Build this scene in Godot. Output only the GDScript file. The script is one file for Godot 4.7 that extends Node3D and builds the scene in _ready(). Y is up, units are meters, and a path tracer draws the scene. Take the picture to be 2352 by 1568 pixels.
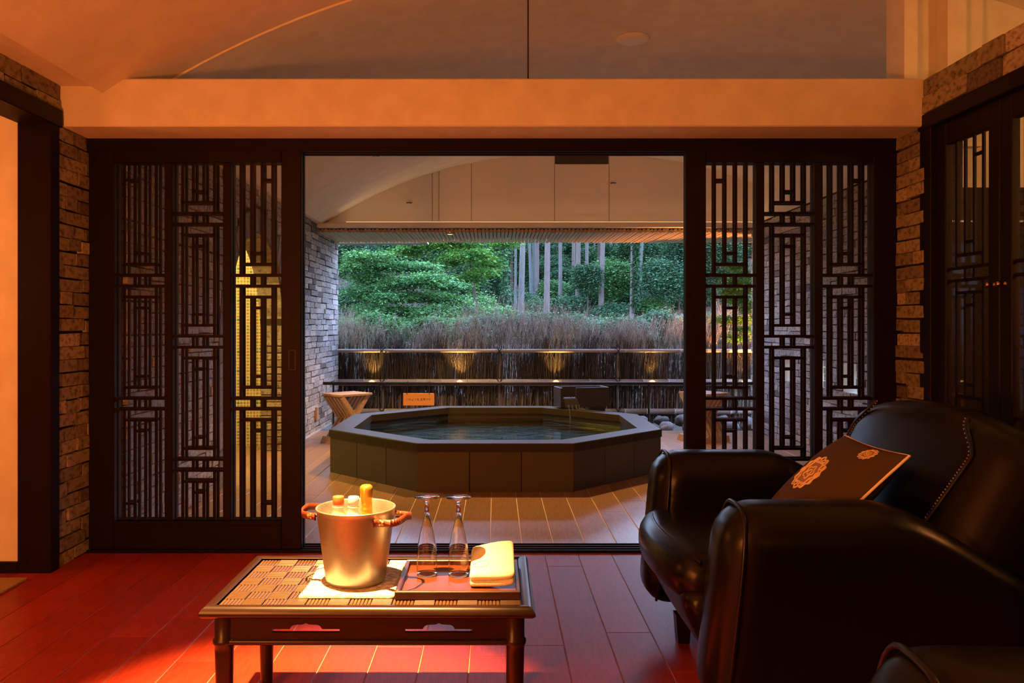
extends Node3D
# A lounge opening onto a terrace with a stone hot tub, at dusk. Metres, y up. The camera looks along -z.

const F := 1850.0
const VX := 1138.0
const VY := 748.0
const EYE := 1.12

var M := {}
var rng := RandomNumberGenerator.new()
var used := {}

func at(u: float, v: float, d: float) -> Vector3:
	return Vector3((u - VX) / F * d, EYE - (v - VY) / F * d, -d)

# ---------------------------------------------------------------- nodes
func numbered(n: String) -> String:
	var k: int = used.get(n, 0)
	used[n] = k + 1
	return n if k == 0 else "%s_%03d" % [n, k]

func tag(o: Node, label := "", category := "", group := "", kind := "") -> void:
	if label: o.set_meta("label", label)
	if category: o.set_meta("category", category)
	if group: o.set_meta("group", group)
	if kind: o.set_meta("kind", kind)

func thing(called: String, label: String, category: String, where := Vector3.ZERO, turn := 0.0, group := "") -> Node3D:
	var o := Node3D.new()
	o.name = numbered(called)
	add_child(o)
	o.position = where
	o.rotation.y = turn
	tag(o, label, category, group)
	return o

func structure(called: String, label := "") -> Node3D:
	var o := Node3D.new()
	o.name = numbered(called)
	add_child(o)
	tag(o, label, "", "", "structure")
	return o

func tool_() -> SurfaceTool:
	var st := SurfaceTool.new()
	st.begin(Mesh.PRIMITIVE_TRIANGLES)
	st.set_smooth_group(-1)
	return st

func mesh_of(st: SurfaceTool) -> ArrayMesh:
	st.index()
	st.generate_normals()
	return st.commit()

func put(mesh: Mesh, called: String, m: Material, parent: Node) -> MeshInstance3D:
	var o := MeshInstance3D.new()
	o.name = called
	o.mesh = mesh
	o.material_override = m
	parent.add_child(o, true)
	return o

func part(st: SurfaceTool, called: String, m: Material, parent: Node) -> MeshInstance3D:
	return put(mesh_of(st), called, m, parent)

func one(st: SurfaceTool, called: String, m: Material, label: String, category: String, group := "") -> MeshInstance3D:
	var o := put(mesh_of(st), numbered(called), m, self)
	tag(o, label, category, group)
	return o

func solid(called: String, st: SurfaceTool, m: Material) -> MeshInstance3D:
	var o := put(mesh_of(st), numbered(called), m, self)
	tag(o, "", "", "", "structure")
	return o

# ---------------------------------------------------------------- shapes
func tri(st: SurfaceTool, a: Vector3, b: Vector3, c: Vector3) -> void:
	st.add_vertex(a); st.add_vertex(c); st.add_vertex(b)

func quad(st: SurfaceTool, a: Vector3, b: Vector3, c: Vector3, d: Vector3) -> void:
	tri(st, a, b, c); tri(st, a, c, d)

func flat(st: SurfaceTool) -> void:
	st.set_smooth_group(-1)

func smooth(st: SurfaceTool, g := 0) -> void:
	st.set_smooth_group(g)

func box(st: SurfaceTool, lo: Vector3, hi: Vector3, t := Transform3D()) -> void:
	flat(st)
	var p := []
	for k in 8:
		p.append(t * Vector3(hi.x if k & 1 else lo.x, hi.y if k & 2 else lo.y, hi.z if k & 4 else lo.z))
	for q in [[4, 5, 7, 6], [1, 0, 2, 3], [5, 1, 3, 7], [0, 4, 6, 2], [6, 7, 3, 2], [0, 1, 5, 4]]:
		quad(st, p[q[0]], p[q[1]], p[q[2]], p[q[3]])

func cbox(st: SurfaceTool, c: Vector3, s: Vector3, t := Transform3D()) -> void:
	box(st, c - s / 2, c + s / 2, t)

# a box with chamfered edges: 44 triangles
func bevel(st: SurfaceTool, lo: Vector3, hi: Vector3, b: float, t := Transform3D(), jitter := 0.0) -> void:
	flat(st)
	var c := (lo + hi) / 2
	var h := (hi - lo) / 2
	b = minf(b, minf(h.x, minf(h.y, h.z)) * 0.9)
	var pt := {}
	for k in 8:
		var s := Vector3(1 if k & 1 else -1, 1 if k & 2 else -1, 1 if k & 4 else -1)
		var j := Vector3(rng.randf_range(-jitter, jitter), rng.randf_range(-jitter, jitter), rng.randf_range(-jitter, jitter))
		for ax in 3:
			var q := h
			for o in 3:
				if o != ax: q[o] -= b
			pt[[k, ax]] = t * (c + q * s + j)
	var ring := [[0, 1, [1, 3, 7, 5]], [0, -1, [0, 4, 6, 2]], [1, 1, [2, 6, 7, 3]], [1, -1, [0, 1, 5, 4]], [2, 1, [4, 5, 7, 6]], [2, -1, [0, 2, 3, 1]]]
	for r in ring:
		var k: Array = r[2]
		quad(st, pt[[k[0], r[0]]], pt[[k[1], r[0]]], pt[[k[2], r[0]]], pt[[k[3], r[0]]])
	for ax in 3:
		var u := (ax + 1) % 3
		var w := (ax + 2) % 3
		for su in 2:
			for sw in 2:
				var k0 := (su << u) | (sw << w)
				var k1 := k0 | (1 << ax)
				var a: Vector3 = pt[[k0, u]]
				var bb: Vector3 = pt[[k0, w]]
				var cc: Vector3 = pt[[k1, w]]
				var dd: Vector3 = pt[[k1, u]]
				if (su == sw): quad(st, a, bb, cc, dd)
				else: quad(st, a, dd, cc, bb)
	for k in 8:
		var flip := (int(bool(k & 1)) + int(bool(k & 2)) + int(bool(k & 4))) % 2 == 1
		if flip: tri(st, pt[[k, 0]], pt[[k, 1]], pt[[k, 2]])
		else: tri(st, pt[[k, 0]], pt[[k, 2]], pt[[k, 1]])

func cbevel(st: SurfaceTool, c: Vector3, s: Vector3, b: float, t := Transform3D()) -> void:
	bevel(st, c - s / 2, c + s / 2, b, t)

# profile: array of Vector2(radius, height), from the bottom of the outside upwards
func lathe(st: SurfaceTool, profile: Array, n: int, where := Vector3.ZERO, t := Transform3D()) -> void:
	smooth(st)
	for i in profile.size() - 1:
		var p: Vector2 = profile[i]
		var q: Vector2 = profile[i + 1]
		for k in n:
			var a := TAU * k / n
			var b := TAU * ((k + 1) % n) / n
			var v := []
			for e in [[p, a], [p, b], [q, b], [q, a]]:
				v.append(t * (where + Vector3(e[0].x * cos(e[1]), e[0].y, -e[0].x * sin(e[1]))))
			if p.x > 1e-5: tri(st, v[0], v[1], v[2] if q.x > 1e-5 else v[3])
			if q.x > 1e-5 and p.x > 1e-5: tri(st, v[0], v[2], v[3])
			elif q.x > 1e-5: tri(st, v[0], v[2], v[3])

# a tube along points; radii one number or an array
func tube(st: SurfaceTool, pts: Array, radii, n := 8, closed := false, capped := true) -> void:
	smooth(st)
	var count := pts.size()
	var rings := []
	var up := Vector3.UP
	for i in count:
		var dir: Vector3
		if closed: dir = (pts[(i + 1) % count] - pts[(i - 1 + count) % count])
		else: dir = pts[mini(i + 1, count - 1)] - pts[maxi(i - 1, 0)]
		dir = dir.normalized()
		if i == 0:
			up = Vector3.UP if absf(dir.y) < 0.9 else Vector3.RIGHT
		var side := up.cross(dir).normalized()
		up = dir.cross(side).normalized()
		var r: float = radii[i] if radii is Array else radii
		var ring := []
		for k in n:
			var a := TAU * k / n
			ring.append(pts[i] + (side * cos(a) + up * sin(a)) * r)
		rings.append(ring)
	for i in (count if closed else count - 1):
		var ra: Array = rings[i]
		var rb: Array = rings[(i + 1) % count]
		for k in n:
			var k2 := (k + 1) % n
			quad(st, ra[k], ra[k2], rb[k2], rb[k])
	if capped and not closed:
		flat(st)
		for k in range(1, n - 1):
			tri(st, rings[0][0], rings[0][k + 1], rings[0][k])
			tri(st, rings[-1][0], rings[-1][k], rings[-1][k + 1])

# polygon (x, y), counter-clockwise, extruded along z from z0 to z1
func prism(st: SurfaceTool, poly: PackedVector2Array, z0: float, z1: float, t := Transform3D()) -> void:
	flat(st)
	if Geometry2D.is_polygon_clockwise(poly): poly.reverse()
	var ix := Geometry2D.triangulate_polygon(poly)
	for i in range(0, ix.size(), 3):
		var a := poly[ix[i]]
		var b := poly[ix[i + 1]]
		var c := poly[ix[i + 2]]
		if (b - a).cross(c - a) < 0:
			var h := b
			b = c
			c = h
		tri(st, t * Vector3(a.x, a.y, z1), t * Vector3(b.x, b.y, z1), t * Vector3(c.x, c.y, z1))
		tri(st, t * Vector3(a.x, a.y, z0), t * Vector3(c.x, c.y, z0), t * Vector3(b.x, b.y, z0))
	for i in poly.size():
		var a := poly[i]
		var b := poly[(i + 1) % poly.size()]
		quad(st, t * Vector3(a.x, a.y, z0), t * Vector3(b.x, b.y, z0), t * Vector3(b.x, b.y, z1), t * Vector3(a.x, a.y, z1))

# a parametric sheet; f(u, v) with u, v in 0..1, outward = du x dv
func sheet(st: SurfaceTool, nu: int, nv: int, f: Callable) -> void:
	smooth(st)
	var p := []
	for i in nu + 1:
		var row := []
		for j in nv + 1:
			row.append(f.call(float(i) / nu, float(j) / nv))
		p.append(row)
	for i in nu:
		for j in nv:
			quad(st, p[i][j], p[i + 1][j], p[i + 1][j + 1], p[i][j + 1])

# surface nets of a signed distance field
func field(st: SurfaceTool, f: Callable, lo: Vector3, hi: Vector3, cell: float) -> void:
	smooth(st)
	var n := Vector3i(((hi - lo) / cell).ceil()) + Vector3i.ONE
	var val := PackedFloat32Array()
	val.resize(n.x * n.y * n.z)
	var i := 0
	for z in n.z:
		for y in n.y:
			for x in n.x:
				val[i] = f.call(lo + Vector3(x, y, z) * cell)
				i += 1
	var sy := n.x
	var sz := n.x * n.y
	var vert := {}
	for z in n.z - 1:
		for y in n.y - 1:
			for x in n.x - 1:
				var b := x + y * sy + z * sz
				var sum := Vector3.ZERO
				var cnt := 0
				for e in EDGES:
					var o0: Vector3 = e[0]
					var o1: Vector3 = e[1]
					var v0 := val[b + int(o0.x) + int(o0.y) * sy + int(o0.z) * sz]
					var v1 := val[b + int(o1.x) + int(o1.y) * sy + int(o1.z) * sz]
					if (v0 < 0) != (v1 < 0):
						sum += o0.lerp(o1, v0 / (v0 - v1))
						cnt += 1
				if cnt: vert[b] = lo + (Vector3(x, y, z) + sum / cnt) * cell
	for z in range(1, n.z - 1):
		for y in range(1, n.y - 1):
			for x in range(1, n.x - 1):
				var b := x + y * sy + z * sz
				var a := val[b] < 0
				if a != (val[b + 1] < 0):
					var q := [vert[b - sy - sz], vert[b - sz], vert[b], vert[b - sy]]
					if a: quad(st, q[0], q[1], q[2], q[3])
					else: quad(st, q[3], q[2], q[1], q[0])
				if a != (val[b + sy] < 0):
					var q := [vert[b - 1 - sz], vert[b - 1], vert[b], vert[b - sz]]
					if a: quad(st, q[0], q[1], q[2], q[3])
					else: quad(st, q[3], q[2], q[1], q[0])
				if a != (val[b + sz] < 0):
					var q := [vert[b - 1 - sy], vert[b - sy], vert[b], vert[b - 1]]
					if a: quad(st, q[0], q[1], q[2], q[3])
					else: quad(st, q[3], q[2], q[1], q[0])

const EDGES := [
	[Vector3(0, 0, 0), Vector3(1, 0, 0)], [Vector3(0, 1, 0), Vector3(1, 1, 0)], [Vector3(0, 0, 1), Vector3(1, 0, 1)], [Vector3(0, 1, 1), Vector3(1, 1, 1)],
	[Vector3(0, 0, 0), Vector3(0, 1, 0)], [Vector3(1, 0, 0), Vector3(1, 1, 0)], [Vector3(0, 0, 1), Vector3(0, 1, 1)], [Vector3(1, 0, 1), Vector3(1, 1, 1)],
	[Vector3(0, 0, 0), Vector3(0, 0, 1)], [Vector3(1, 0, 0), Vector3(1, 0, 1)], [Vector3(0, 1, 0), Vector3(0, 1, 1)], [Vector3(1, 1, 0), Vector3(1, 1, 1)]]

func rbox(p: Vector3, h: Vector3, r: float) -> float:
	var q := p.abs() - h + Vector3(r, r, r)
	return Vector3(maxf(q.x, 0), maxf(q.y, 0), maxf(q.z, 0)).length() + minf(maxf(q.x, maxf(q.y, q.z)), 0) - r

func smin(a: float, b: float, k: float) -> float:
	var h := maxf(k - absf(a - b), 0) / k
	return minf(a, b) - h * h * k * 0.25

# ---------------------------------------------------------------- materials
func noise(freq: float, octaves := 4, sd := 1, type := FastNoiseLite.TYPE_SIMPLEX_SMOOTH) -> FastNoiseLite:
	var n := FastNoiseLite.new()
	n.noise_type = type
	n.frequency = freq
	n.fractal_octaves = octaves
	n.seed = sd
	return n

func ramp(cols: Array) -> Gradient:
	var g := Gradient.new()
	var off := PackedFloat32Array()
	var c := PackedColorArray()
	for k in cols.size():
		off.append(float(k) / (cols.size() - 1))
		c.append(cols[k])
	g.offsets = off
	g.colors = c
	return g

func tex(freq: float, cols: Array, size := 256, octaves := 4, sd := 1, normal := false, bump := 6.0) -> NoiseTexture2D:
	var t := NoiseTexture2D.new()
	t.width = size
	t.height = size
	t.seamless = true
	t.noise = noise(freq, octaves, sd)
	if normal:
		t.as_normal_map = true
		t.bump_strength = bump
	else:
		t.color_ramp = ramp(cols)
	return t

func mat(c: Color, rough := 0.7, metal := 0.0, spec := 0.5) -> StandardMaterial3D:
	var m := StandardMaterial3D.new()
	m.albedo_color = c
	m.roughness = rough
	m.metallic = metal
	m.metallic_specular = spec
	return m

# a material whose texture is laid on in world axes: scale = repeats per metre along x, y, z
func grained(t: Texture2D, scale: Vector3, rough := 0.6, tint := Color.WHITE, spec := 0.5, world := true) -> StandardMaterial3D:
	var m := mat(tint, rough, 0.0, spec)
	m.albedo_texture = t
	m.uv1_triplanar = true
	m.uv1_world_triplanar = world
	m.uv1_scale = scale
	return m

func bumped(m: StandardMaterial3D, t: Texture2D, cm: float) -> StandardMaterial3D:
	m.heightmap_enabled = true
	m.heightmap_texture = t
	m.heightmap_scale = cm
	return m

func lin(r: float, g: float, b: float) -> Color:
	return Color(r, g, b).linear_to_srgb()

func glow(c: Color, energy: float) -> StandardMaterial3D:
	var m := mat(c, 0.6)
	m.emission_enabled = true
	m.emission = c
	m.emission_energy_multiplier = energy
	return m

func pane(alpha := 0.03) -> StandardMaterial3D:
	var m := mat(Color(0.9, 0.95, 0.93, alpha), 0.02, 0.0, 0.3)
	m.transparency = BaseMaterial3D.TRANSPARENCY_ALPHA
	return m

func omni(where: Vector3, c: Color, energy: float, size := 0.05, parent: Node = null, called := "lamp_light") -> OmniLight3D:
	var l := OmniLight3D.new()
	l.name = called
	l.light_color = c
	l.light_energy = energy
	l.light_size = size
	l.omni_range = 14.0
	l.omni_attenuation = 2.0
	l.shadow_enabled = true
	(parent if parent else self).add_child(l, true)
	l.position = where
	return l

func spot(where: Vector3, target: Vector3, c: Color, energy: float, angle: float, soft := 0.5, size := 0.03, parent: Node = null, called := "spot_light") -> SpotLight3D:
	var l := SpotLight3D.new()
	l.name = called
	l.light_color = c
	l.light_energy = energy
	l.light_size = size
	l.spot_range = 14.0
	l.spot_attenuation = 2.0
	l.spot_angle = angle
	l.spot_angle_attenuation = soft
	l.shadow_enabled = true
	(parent if parent else self).add_child(l, true)
	l.position = where
	var dir := (target - where).normalized()
	l.look_at_from_position(where, target, Vector3.UP if absf(dir.y) < 0.95 else Vector3.RIGHT)
	return l

# ---------------------------------------------------------------- light levels
const SPOT_TABLE := 95.0
const ROOM_FILL_A := 5.2
const ROOM_FILL_B := 0.4
const NOOK := 0.36
const BATH := 3.8
const SIDE := 0.9
const DECK := 9.0
const COVE_FILL := 0.3
var WARM := lin(1.0, 0.26, 0.045)

func _ready() -> void:
	rng.seed = 1
	# camera: level, the lens shifted a little right and down
	var cam := Camera3D.new()
	cam.name = "camera"
	add_child(cam)
	cam.position = Vector3(0, EYE, 0)
	cam.keep_aspect = Camera3D.KEEP_HEIGHT
	var near := 0.05
	cam.set_frustum(near * 1568.0 / F, Vector2(1176.0 - VX, -(784.0 - VY)) * near / F, near, 300.0)
	cam.current = true
	# dusk sky
	var env := Environment.new()
	var sky := Sky.new()
	var sm := ProceduralSkyMaterial.new()
	sm.sky_top_color = Color(0.58, 0.68, 0.90)
	sm.sky_horizon_color = Color(0.76, 0.82, 0.93)
	sm.sky_curve = 0.2
	sm.ground_bottom_color = Color(0.1, 0.11, 0.1)
	sm.ground_horizon_color = Color(0.3, 0.34, 0.36)
	sm.sky_energy_multiplier = 1.0
	sky.sky_material = sm
	env.background_mode = Environment.BG_SKY
	env.sky = sky
	env.background_energy_multiplier = 15.0
	env.tonemap_mode = Environment.TONE_MAPPER_LINEAR
	env.tonemap_exposure = 1.0
	env.sdfgi_enabled = true
	env.ssao_enabled = true
	env.ssil_enabled = true
	var we := WorldEnvironment.new()
	we.name = "environment"
	we.environment = env
	add_child(we)
	make_materials()
	M.water_thin = pane(0.02)
	brick_shapes()
	build_shell()
	build_terrace_shell()
	build_doors()
	build_table()
	build_chairs()
	build_tub()
	build_stools()
	build_edge()
	build_fence()
	build_forest()
	build_lamps()

# ---------------------------------------------------------------- lamps out of frame
func build_lamps() -> void:
	var st: SurfaceTool
	# recessed spot in the vault over the table
	var ps := Vector3(-0.62, vault(-0.62), -2.04)
	var ds := thing("ceiling_spotlight", "recessed round spotlight in the vault over the coffee table", "spotlight", ps)
	st = tool_()
	lathe(st, [Vector2(0.03, -0.012), Vector2(0.05, -0.01), Vector2(0.052, 0.02), Vector2(0.03, 0.02)], 24)
	part(st, "trim_ring", M.iron, ds)
	st = tool_()
	lathe(st, [Vector2(0, -0.004), Vector2(0.03, -0.004), Vector2(0.03, 0.004), Vector2(0, 0.004)], 20)
	part(st, "lens", glow(lin(1.0, 0.6, 0.25), 8.0), ds)
	spot(ps + Vector3(0, -0.02, 0), Vector3(-0.56, 0.35, -2.2), lin(1.0, 0.5, 0.15), SPOT_TABLE, 17.0, 0.7, 0.02)
	# added warm fill lamps out of view, shaped as paper globe lamps
	for e in [[Vector3(-1.25, 0, -0.55), ROOM_FILL_A, "added paper globe fill lamp out of view near the left wall"], [Vector3(1.5, 0, 1.9), ROOM_FILL_B, "added paper globe fill lamp behind the viewer, near the partition"]]:
		var f := thing("added_fill_lamp", e[2], "fill lamp", e[0])
		st = tool_()
		lathe(st, [Vector2(0, 0), Vector2(0.12, 0), Vector2(0.12, 0.015), Vector2(0.01, 0.03), Vector2(0.008, 0.78)], 20)
		part(st, "stand", M.iron, f)
		st = tool_()
		lathe(st, [Vector2(0.02, 0.73), Vector2(0.13, 0.77), Vector2(0.19, 0.87), Vector2(0.2, 0.95), Vector2(0.19, 1.03), Vector2(0.13, 1.13), Vector2(0.02, 1.17)], 28)
		part(st, "lamp_shade", glow(lin(1.0, 0.45, 0.13), 2.5), f)
		omni(e[0] + Vector3(0, 0.95, 0), WARM, e[1], 0.12)
	# lamp in the nook on the left
	var n := thing("nook_lamp", "small shaded lamp on the wall of the alcove through the left doorway", "lamp", Vector3(-2.95, 1.3, -3.2))
	st = tool_()
	lathe(st, [Vector2(0.09, 0.0), Vector2(0.06, 0.16)], 24)
	part(st, "lamp_shade", glow(lin(1.0, 0.5, 0.16), 2.0), n)
	st = tool_()
	lathe(st, [Vector2(0, -1.287), Vector2(0.1, -1.287), Vector2(0.1, -1.272), Vector2(0.008, -1.26), Vector2(0.008, 0.05), Vector2(0, 0.05)], 20)
	part(st, "stand", M.iron, n)
	omni(Vector3(-2.95, 1.38, -3.2), lin(1.0, 0.27, 0.05), NOOK, 0.06)
	# lamp in the mosaic bathroom
	var b := thing("bathroom_lamp", "warm globe lamp on the ceiling of the mosaic bathroom", "lamp", Vector3(-2.75, 2.25, -6.2))
	st = tool_()
	lathe(st, [Vector2(0, -0.09), Vector2(0.06, -0.07), Vector2(0.09, 0.0), Vector2(0.06, 0.07), Vector2(0.03, 0.09), Vector2(0.03, 0.15)], 24)
	part(st, "globe", glow(lin(1.0, 0.75, 0.3), 4.0), b)
	omni(Vector3(-2.75, 2.25, -6.2), lin(1.0, 0.66, 0.2), BATH, 0.08)
	# lamp in the room beyond the partition
	var a := thing("side_room_lamp", "shaded pendant lamp in the room beyond the glazed partition", "lamp", Vector3(2.9, 1.75, -2.1))
	st = tool_()
	lathe(st, [Vector2(0.15, 0.0), Vector2(0.1, 0.18)], 24)
	part(st, "lamp_shade", glow(lin(1.0, 0.5, 0.15), 2.0), a)
	st = tool_()
	tube(st, [Vector3(0, 0.1, 0), Vector3(0, vault(2.9) - 1.75, 0)], 0.005, 6)
	part(st, "cord", M.cord, a)
	omni(Vector3(2.9, 1.86, -2.1), lin(1.0, 0.45, 0.12), SIDE, 0.1)
	# recessed downlight in the terrace vault over the tub
	for e in [[-0.1, -6.75]]:
		var p := Vector3(e[0], vault(e[0]), e[1])
		var c := thing("terrace_downlight", "recessed downlight in the terrace vault straight above the hot tub", "downlight", p)
		st = tool_()
		lathe(st, [Vector2(0.03, -0.012), Vector2(0.05, -0.01), Vector2(0.052, 0.02), Vector2(0.03, 0.02)], 24)
		part(st, "trim_ring", M.bead, c)
		st = tool_()
		lathe(st, [Vector2(0, -0.004), Vector2(0.03, -0.004), Vector2(0.03, 0.004), Vector2(0, 0.004)], 20)
		part(st, "lens", glow(lin(1.0, 0.6, 0.25), 6.0), c)
		spot(p + Vector3(0, -0.02, 0), Vector3(e[0], 0, e[1]), lin(1.0, 0.47, 0.13), DECK, 52.0, 0.6, 0.03)
	# added light strip, hidden on the far lunette ledge to brighten the vault
	var cl := thing("added_cove_light", "added strip light hidden on the ledge below the terrace lunette", "strip light", Vector3(0.7, 2.216, -8.53))
	st = tool_()
	box(st, Vector3(-2.3, -0.012, -0.012), Vector3(2.3, 0.0, 0.012))
	part(st, "housing", M.bead, cl)
	st = tool_()
	box(st, Vector3(-2.28, 0.0, -0.008), Vector3(2.28, 0.004, 0.008))
	part(st, "light_tube", glow(lin(1.0, 0.62, 0.3), 1.5), cl)
	var al := AreaLight3D.new()
	al.name = "added_cove_area_light"
	al.area_size = Vector2(4.5, 0.03)
	al.light_color = lin(1.0, 0.62, 0.32)
	al.light_energy = COVE_FILL
	al.area_range = 14.0
	al.area_attenuation = 2.0
	al.shadow_enabled = true
	add_child(al)
	al.position = Vector3(0.7, 2.226, -8.53)
	al.rotation = Vector3(deg_to_rad(140), 0, 0)
	# added unseen lamp behind the right-hand brick wall, to light its slots
	var pl := thing("added_passage_lamp", "added pale bracket lamp lighting the slots from behind the brick wall", "lamp", Vector3(3.5, 1.05, -6.6))
	st = tool_()
	lathe(st, [Vector2(0, -0.05), Vector2(0.035, -0.04), Vector2(0.04, 0.04), Vector2(0, 0.05)], 20)
	part(st, "globe", glow(lin(0.9, 1.0, 0.6), 3.0), pl)
	st = tool_()
	box(st, Vector3(0.03, -0.02, -0.02), Vector3(0.06, 0.02, 0.02))
	part(st, "bracket", M.iron, pl)
	omni(Vector3(3.5, 1.05, -6.6), lin(0.85, 1.0, 0.55), 0.35, 0.05)

# ---------------------------------------------------------------- the palette
func make_materials() -> void:
	var grain := tex(0.012, [Color(0.8, 0.8, 0.8), Color(1, 1, 1), Color(0.86, 0.86, 0.86), Color(0.97, 0.97, 0.97)], 512, 5, 3)
	var fine := tex(0.03, [Color(0.55, 0.55, 0.55), Color(1, 1, 1)], 512, 5, 8)
	var speck := tex(0.16, [Color(0.5, 0.5, 0.5), Color(1, 1, 1), Color(0.6, 0.6, 0.6)], 512, 3, 5)
	var flecks := tex(0.11, [Color(0.3, 0.3, 0.3), Color(0.75, 0.75, 0.75), Color(1, 1, 1), Color(0.45, 0.45, 0.45)], 512, 3, 15)
	var blotch := tex(0.02, [Color(0.5, 0.46, 0.44), Color(0.85, 0.83, 0.81), Color(1, 1, 1), Color(0.88, 0.86, 0.84)], 512, 5, 11)
	M.plaster = bumped(grained(tex(0.02, [Color(0.93, 0.92, 0.9), Color(1, 1, 1)], 256, 4, 2), Vector3(1, 1, 1), 0.85, lin(0.80, 0.77, 0.70)), fine, 0.03)
	M.panel = mat(lin(0.78, 0.76, 0.70), 0.42)
	M.vent = mat(lin(0.05, 0.03, 0.02), 0.6)
	M.bead = mat(lin(0.85, 0.8, 0.7), 0.4)
	# interior boards: red stained hardwood
	M.board = []
	for k in 4:
		var s := [1.0, 0.86, 1.12, 0.95][k] as float
		M.board.append(bumped(grained(grain, Vector3(14, 14, 0.9), 0.34, lin(0.33 * s, 0.034 * s, 0.016 * s), 0.22), grain, 0.006))
	M.groove = mat(lin(0.42, 0.24, 0.14), 0.7)
	# terrace boards: pale brown
	M.deck = []
	for k in 4:
		var s := [1.0, 0.9, 1.08, 0.96][k] as float
		M.deck.append(bumped(grained(grain, Vector3(12, 12, 0.8), 0.3, lin(0.40 * s, 0.25 * s, 0.13 * s), 0.6), grain, 0.004))
	M.deck_groove = mat(lin(0.85, 0.8, 0.72), 0.8)
	# dark lacquered joinery
	M.dark = grained(grain, Vector3(9, 0.9, 9), 0.5, lin(0.012, 0.0055, 0.004), 0.25)
	M.dark_x = grained(grain, Vector3(0.9, 9, 9), 0.5, lin(0.012, 0.0055, 0.004), 0.25)
	M.table = bumped(grained(grain, Vector3(1.2, 9, 9), 0.28, lin(0.018, 0.007, 0.004), 0.38), grain, 0.01)
	M.tray = bumped(grained(grain, Vector3(2, 9, 9), 0.3, lin(0.10, 0.024, 0.01), 0.45), grain, 0.01)
	M.tray_rim = bumped(grained(grain, Vector3(2, 9, 9), 0.3, lin(0.045, 0.015, 0.008), 0.45), grain, 0.01)
	# old grey bricks
	M.brick = []
	for k in 7:
		var c: Color = [lin(0.29, 0.27, 0.20), lin(0.34, 0.32, 0.24), lin(0.24, 0.22, 0.17), lin(0.39, 0.36, 0.27), lin(0.28, 0.25, 0.18), lin(0.15, 0.13, 0.11), lin(0.5, 0.46, 0.36)][k]
		var m := grained(blotch, Vector3(1.7, 2.3, 1.7) * (1.0 + 0.13 * k), 0.9, c, 0.3)
		m.uv1_offset = Vector3(0.37 * k, 0.21 * k, 0.53 * k)
		M.brick.append(bumped(m, fine, 0.07))
	M.grey_brick = []
	for k in 7:
		var c: Color = [lin(0.40, 0.39, 0.37), lin(0.46, 0.45, 0.43), lin(0.33, 0.32, 0.31), lin(0.52, 0.50, 0.47), lin(0.37, 0.35, 0.32), lin(0.17, 0.16, 0.155), lin(0.58, 0.55, 0.5)][k]
		var m := grained(blotch, Vector3(1.7, 2.3, 1.7) * (1.0 + 0.13 * k), 0.9, c, 0.3)
		m.uv1_offset = Vector3(0.37 * k, 0.21 * k, 0.53 * k)
		M.grey_brick.append(bumped(m, fine, 0.07))
	M.mortar = grained(fine, Vector3(2, 2, 2), 0.95, lin(0.06, 0.05, 0.045), 0.2)
	M.slate = []
	for k in 3:
		M.slate.append(bumped(grained(blotch, Vector3(2, 2.6, 6) * (1.0 + 0.2 * k), 0.8, [lin(0.2, 0.18, 0.16), lin(0.15, 0.14, 0.13), lin(0.25, 0.23, 0.2)][k], 0.4), fine, 0.3))
	M.granite = bumped(grained(flecks, Vector3(3, 3, 3), 0.5, lin(0.095, 0.085, 0.06), 0.5), speck, 0.03)
	M.granite2 = bumped(grained(flecks, Vector3(3.3, 3.3, 3.3), 0.5, lin(0.08, 0.07, 0.05), 0.5), speck, 0.03)
	M.rim = bumped(grained(speck, Vector3(3, 3, 3), 0.42, lin(0.06, 0.054, 0.034), 0.16), speck, 0.006)
	M.inner = grained(speck, Vector3(3, 3, 3), 0.4, lin(0.03, 0.03, 0.027), 0.5)
	var water := mat(Color(0.75, 0.85, 0.8, 0.0), 0.03)
	water.refraction_enabled = true
	water.refraction_scale = 0.033
	water.uv1_triplanar = true
	water.uv1_world_triplanar = true
	water.uv1_scale = Vector3(0.9, 0.9, 0.9)
	water.normal_enabled = true
	water.normal_texture = tex(0.02, [], 256, 3, 4, true, 5.0)
	water.normal_scale = 0.05
	M.water = water
	var fall := mat(Color(0.9, 0.95, 1.0, 0.03), 0.05)
	fall.transparency = BaseMaterial3D.TRANSPARENCY_ALPHA
	M.fall = fall
	M.bamboo = bumped(grained(grain, Vector3(1.5, 20, 20), 0.4, lin(0.5, 0.46, 0.39), 0.5), fine, 0.03)
	M.bamboo_post = bumped(grained(grain, Vector3(20, 1.5, 20), 0.4, lin(0.2, 0.165, 0.12), 0.5), fine, 0.03)
	M.bamboo_pole = bumped(grained(grain, Vector3(20, 20, 1.0), 0.4, lin(0.5, 0.38, 0.22), 0.5), fine, 0.03)
	M.cord = mat(lin(0.02, 0.018, 0.016), 0.8)
	M.iron = mat(lin(0.03, 0.025, 0.022), 0.35, 0.6)
	M.stool = bumped(grained(grain, Vector3(8, 3, 8), 0.5, lin(0.50, 0.34, 0.19), 0.4), grain, 0.01)
	M.sign = mat(lin(0.9, 0.42, 0.10), 0.55)
	M.ink = mat(lin(0.06, 0.03, 0.015), 0.7)
	M.rock = []
	for k in 3:
		M.rock.append(bumped(grained(blotch, Vector3(3, 3, 3), 0.75, [lin(0.2, 0.2, 0.2), lin(0.27, 0.27, 0.26), lin(0.15, 0.15, 0.155)][k]), fine, 0.3))
	M.soil = grained(blotch, Vector3(0.4, 0.4, 0.4), 0.95, lin(0.05, 0.04, 0.028), 0.15)
	M.bark = []
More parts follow.
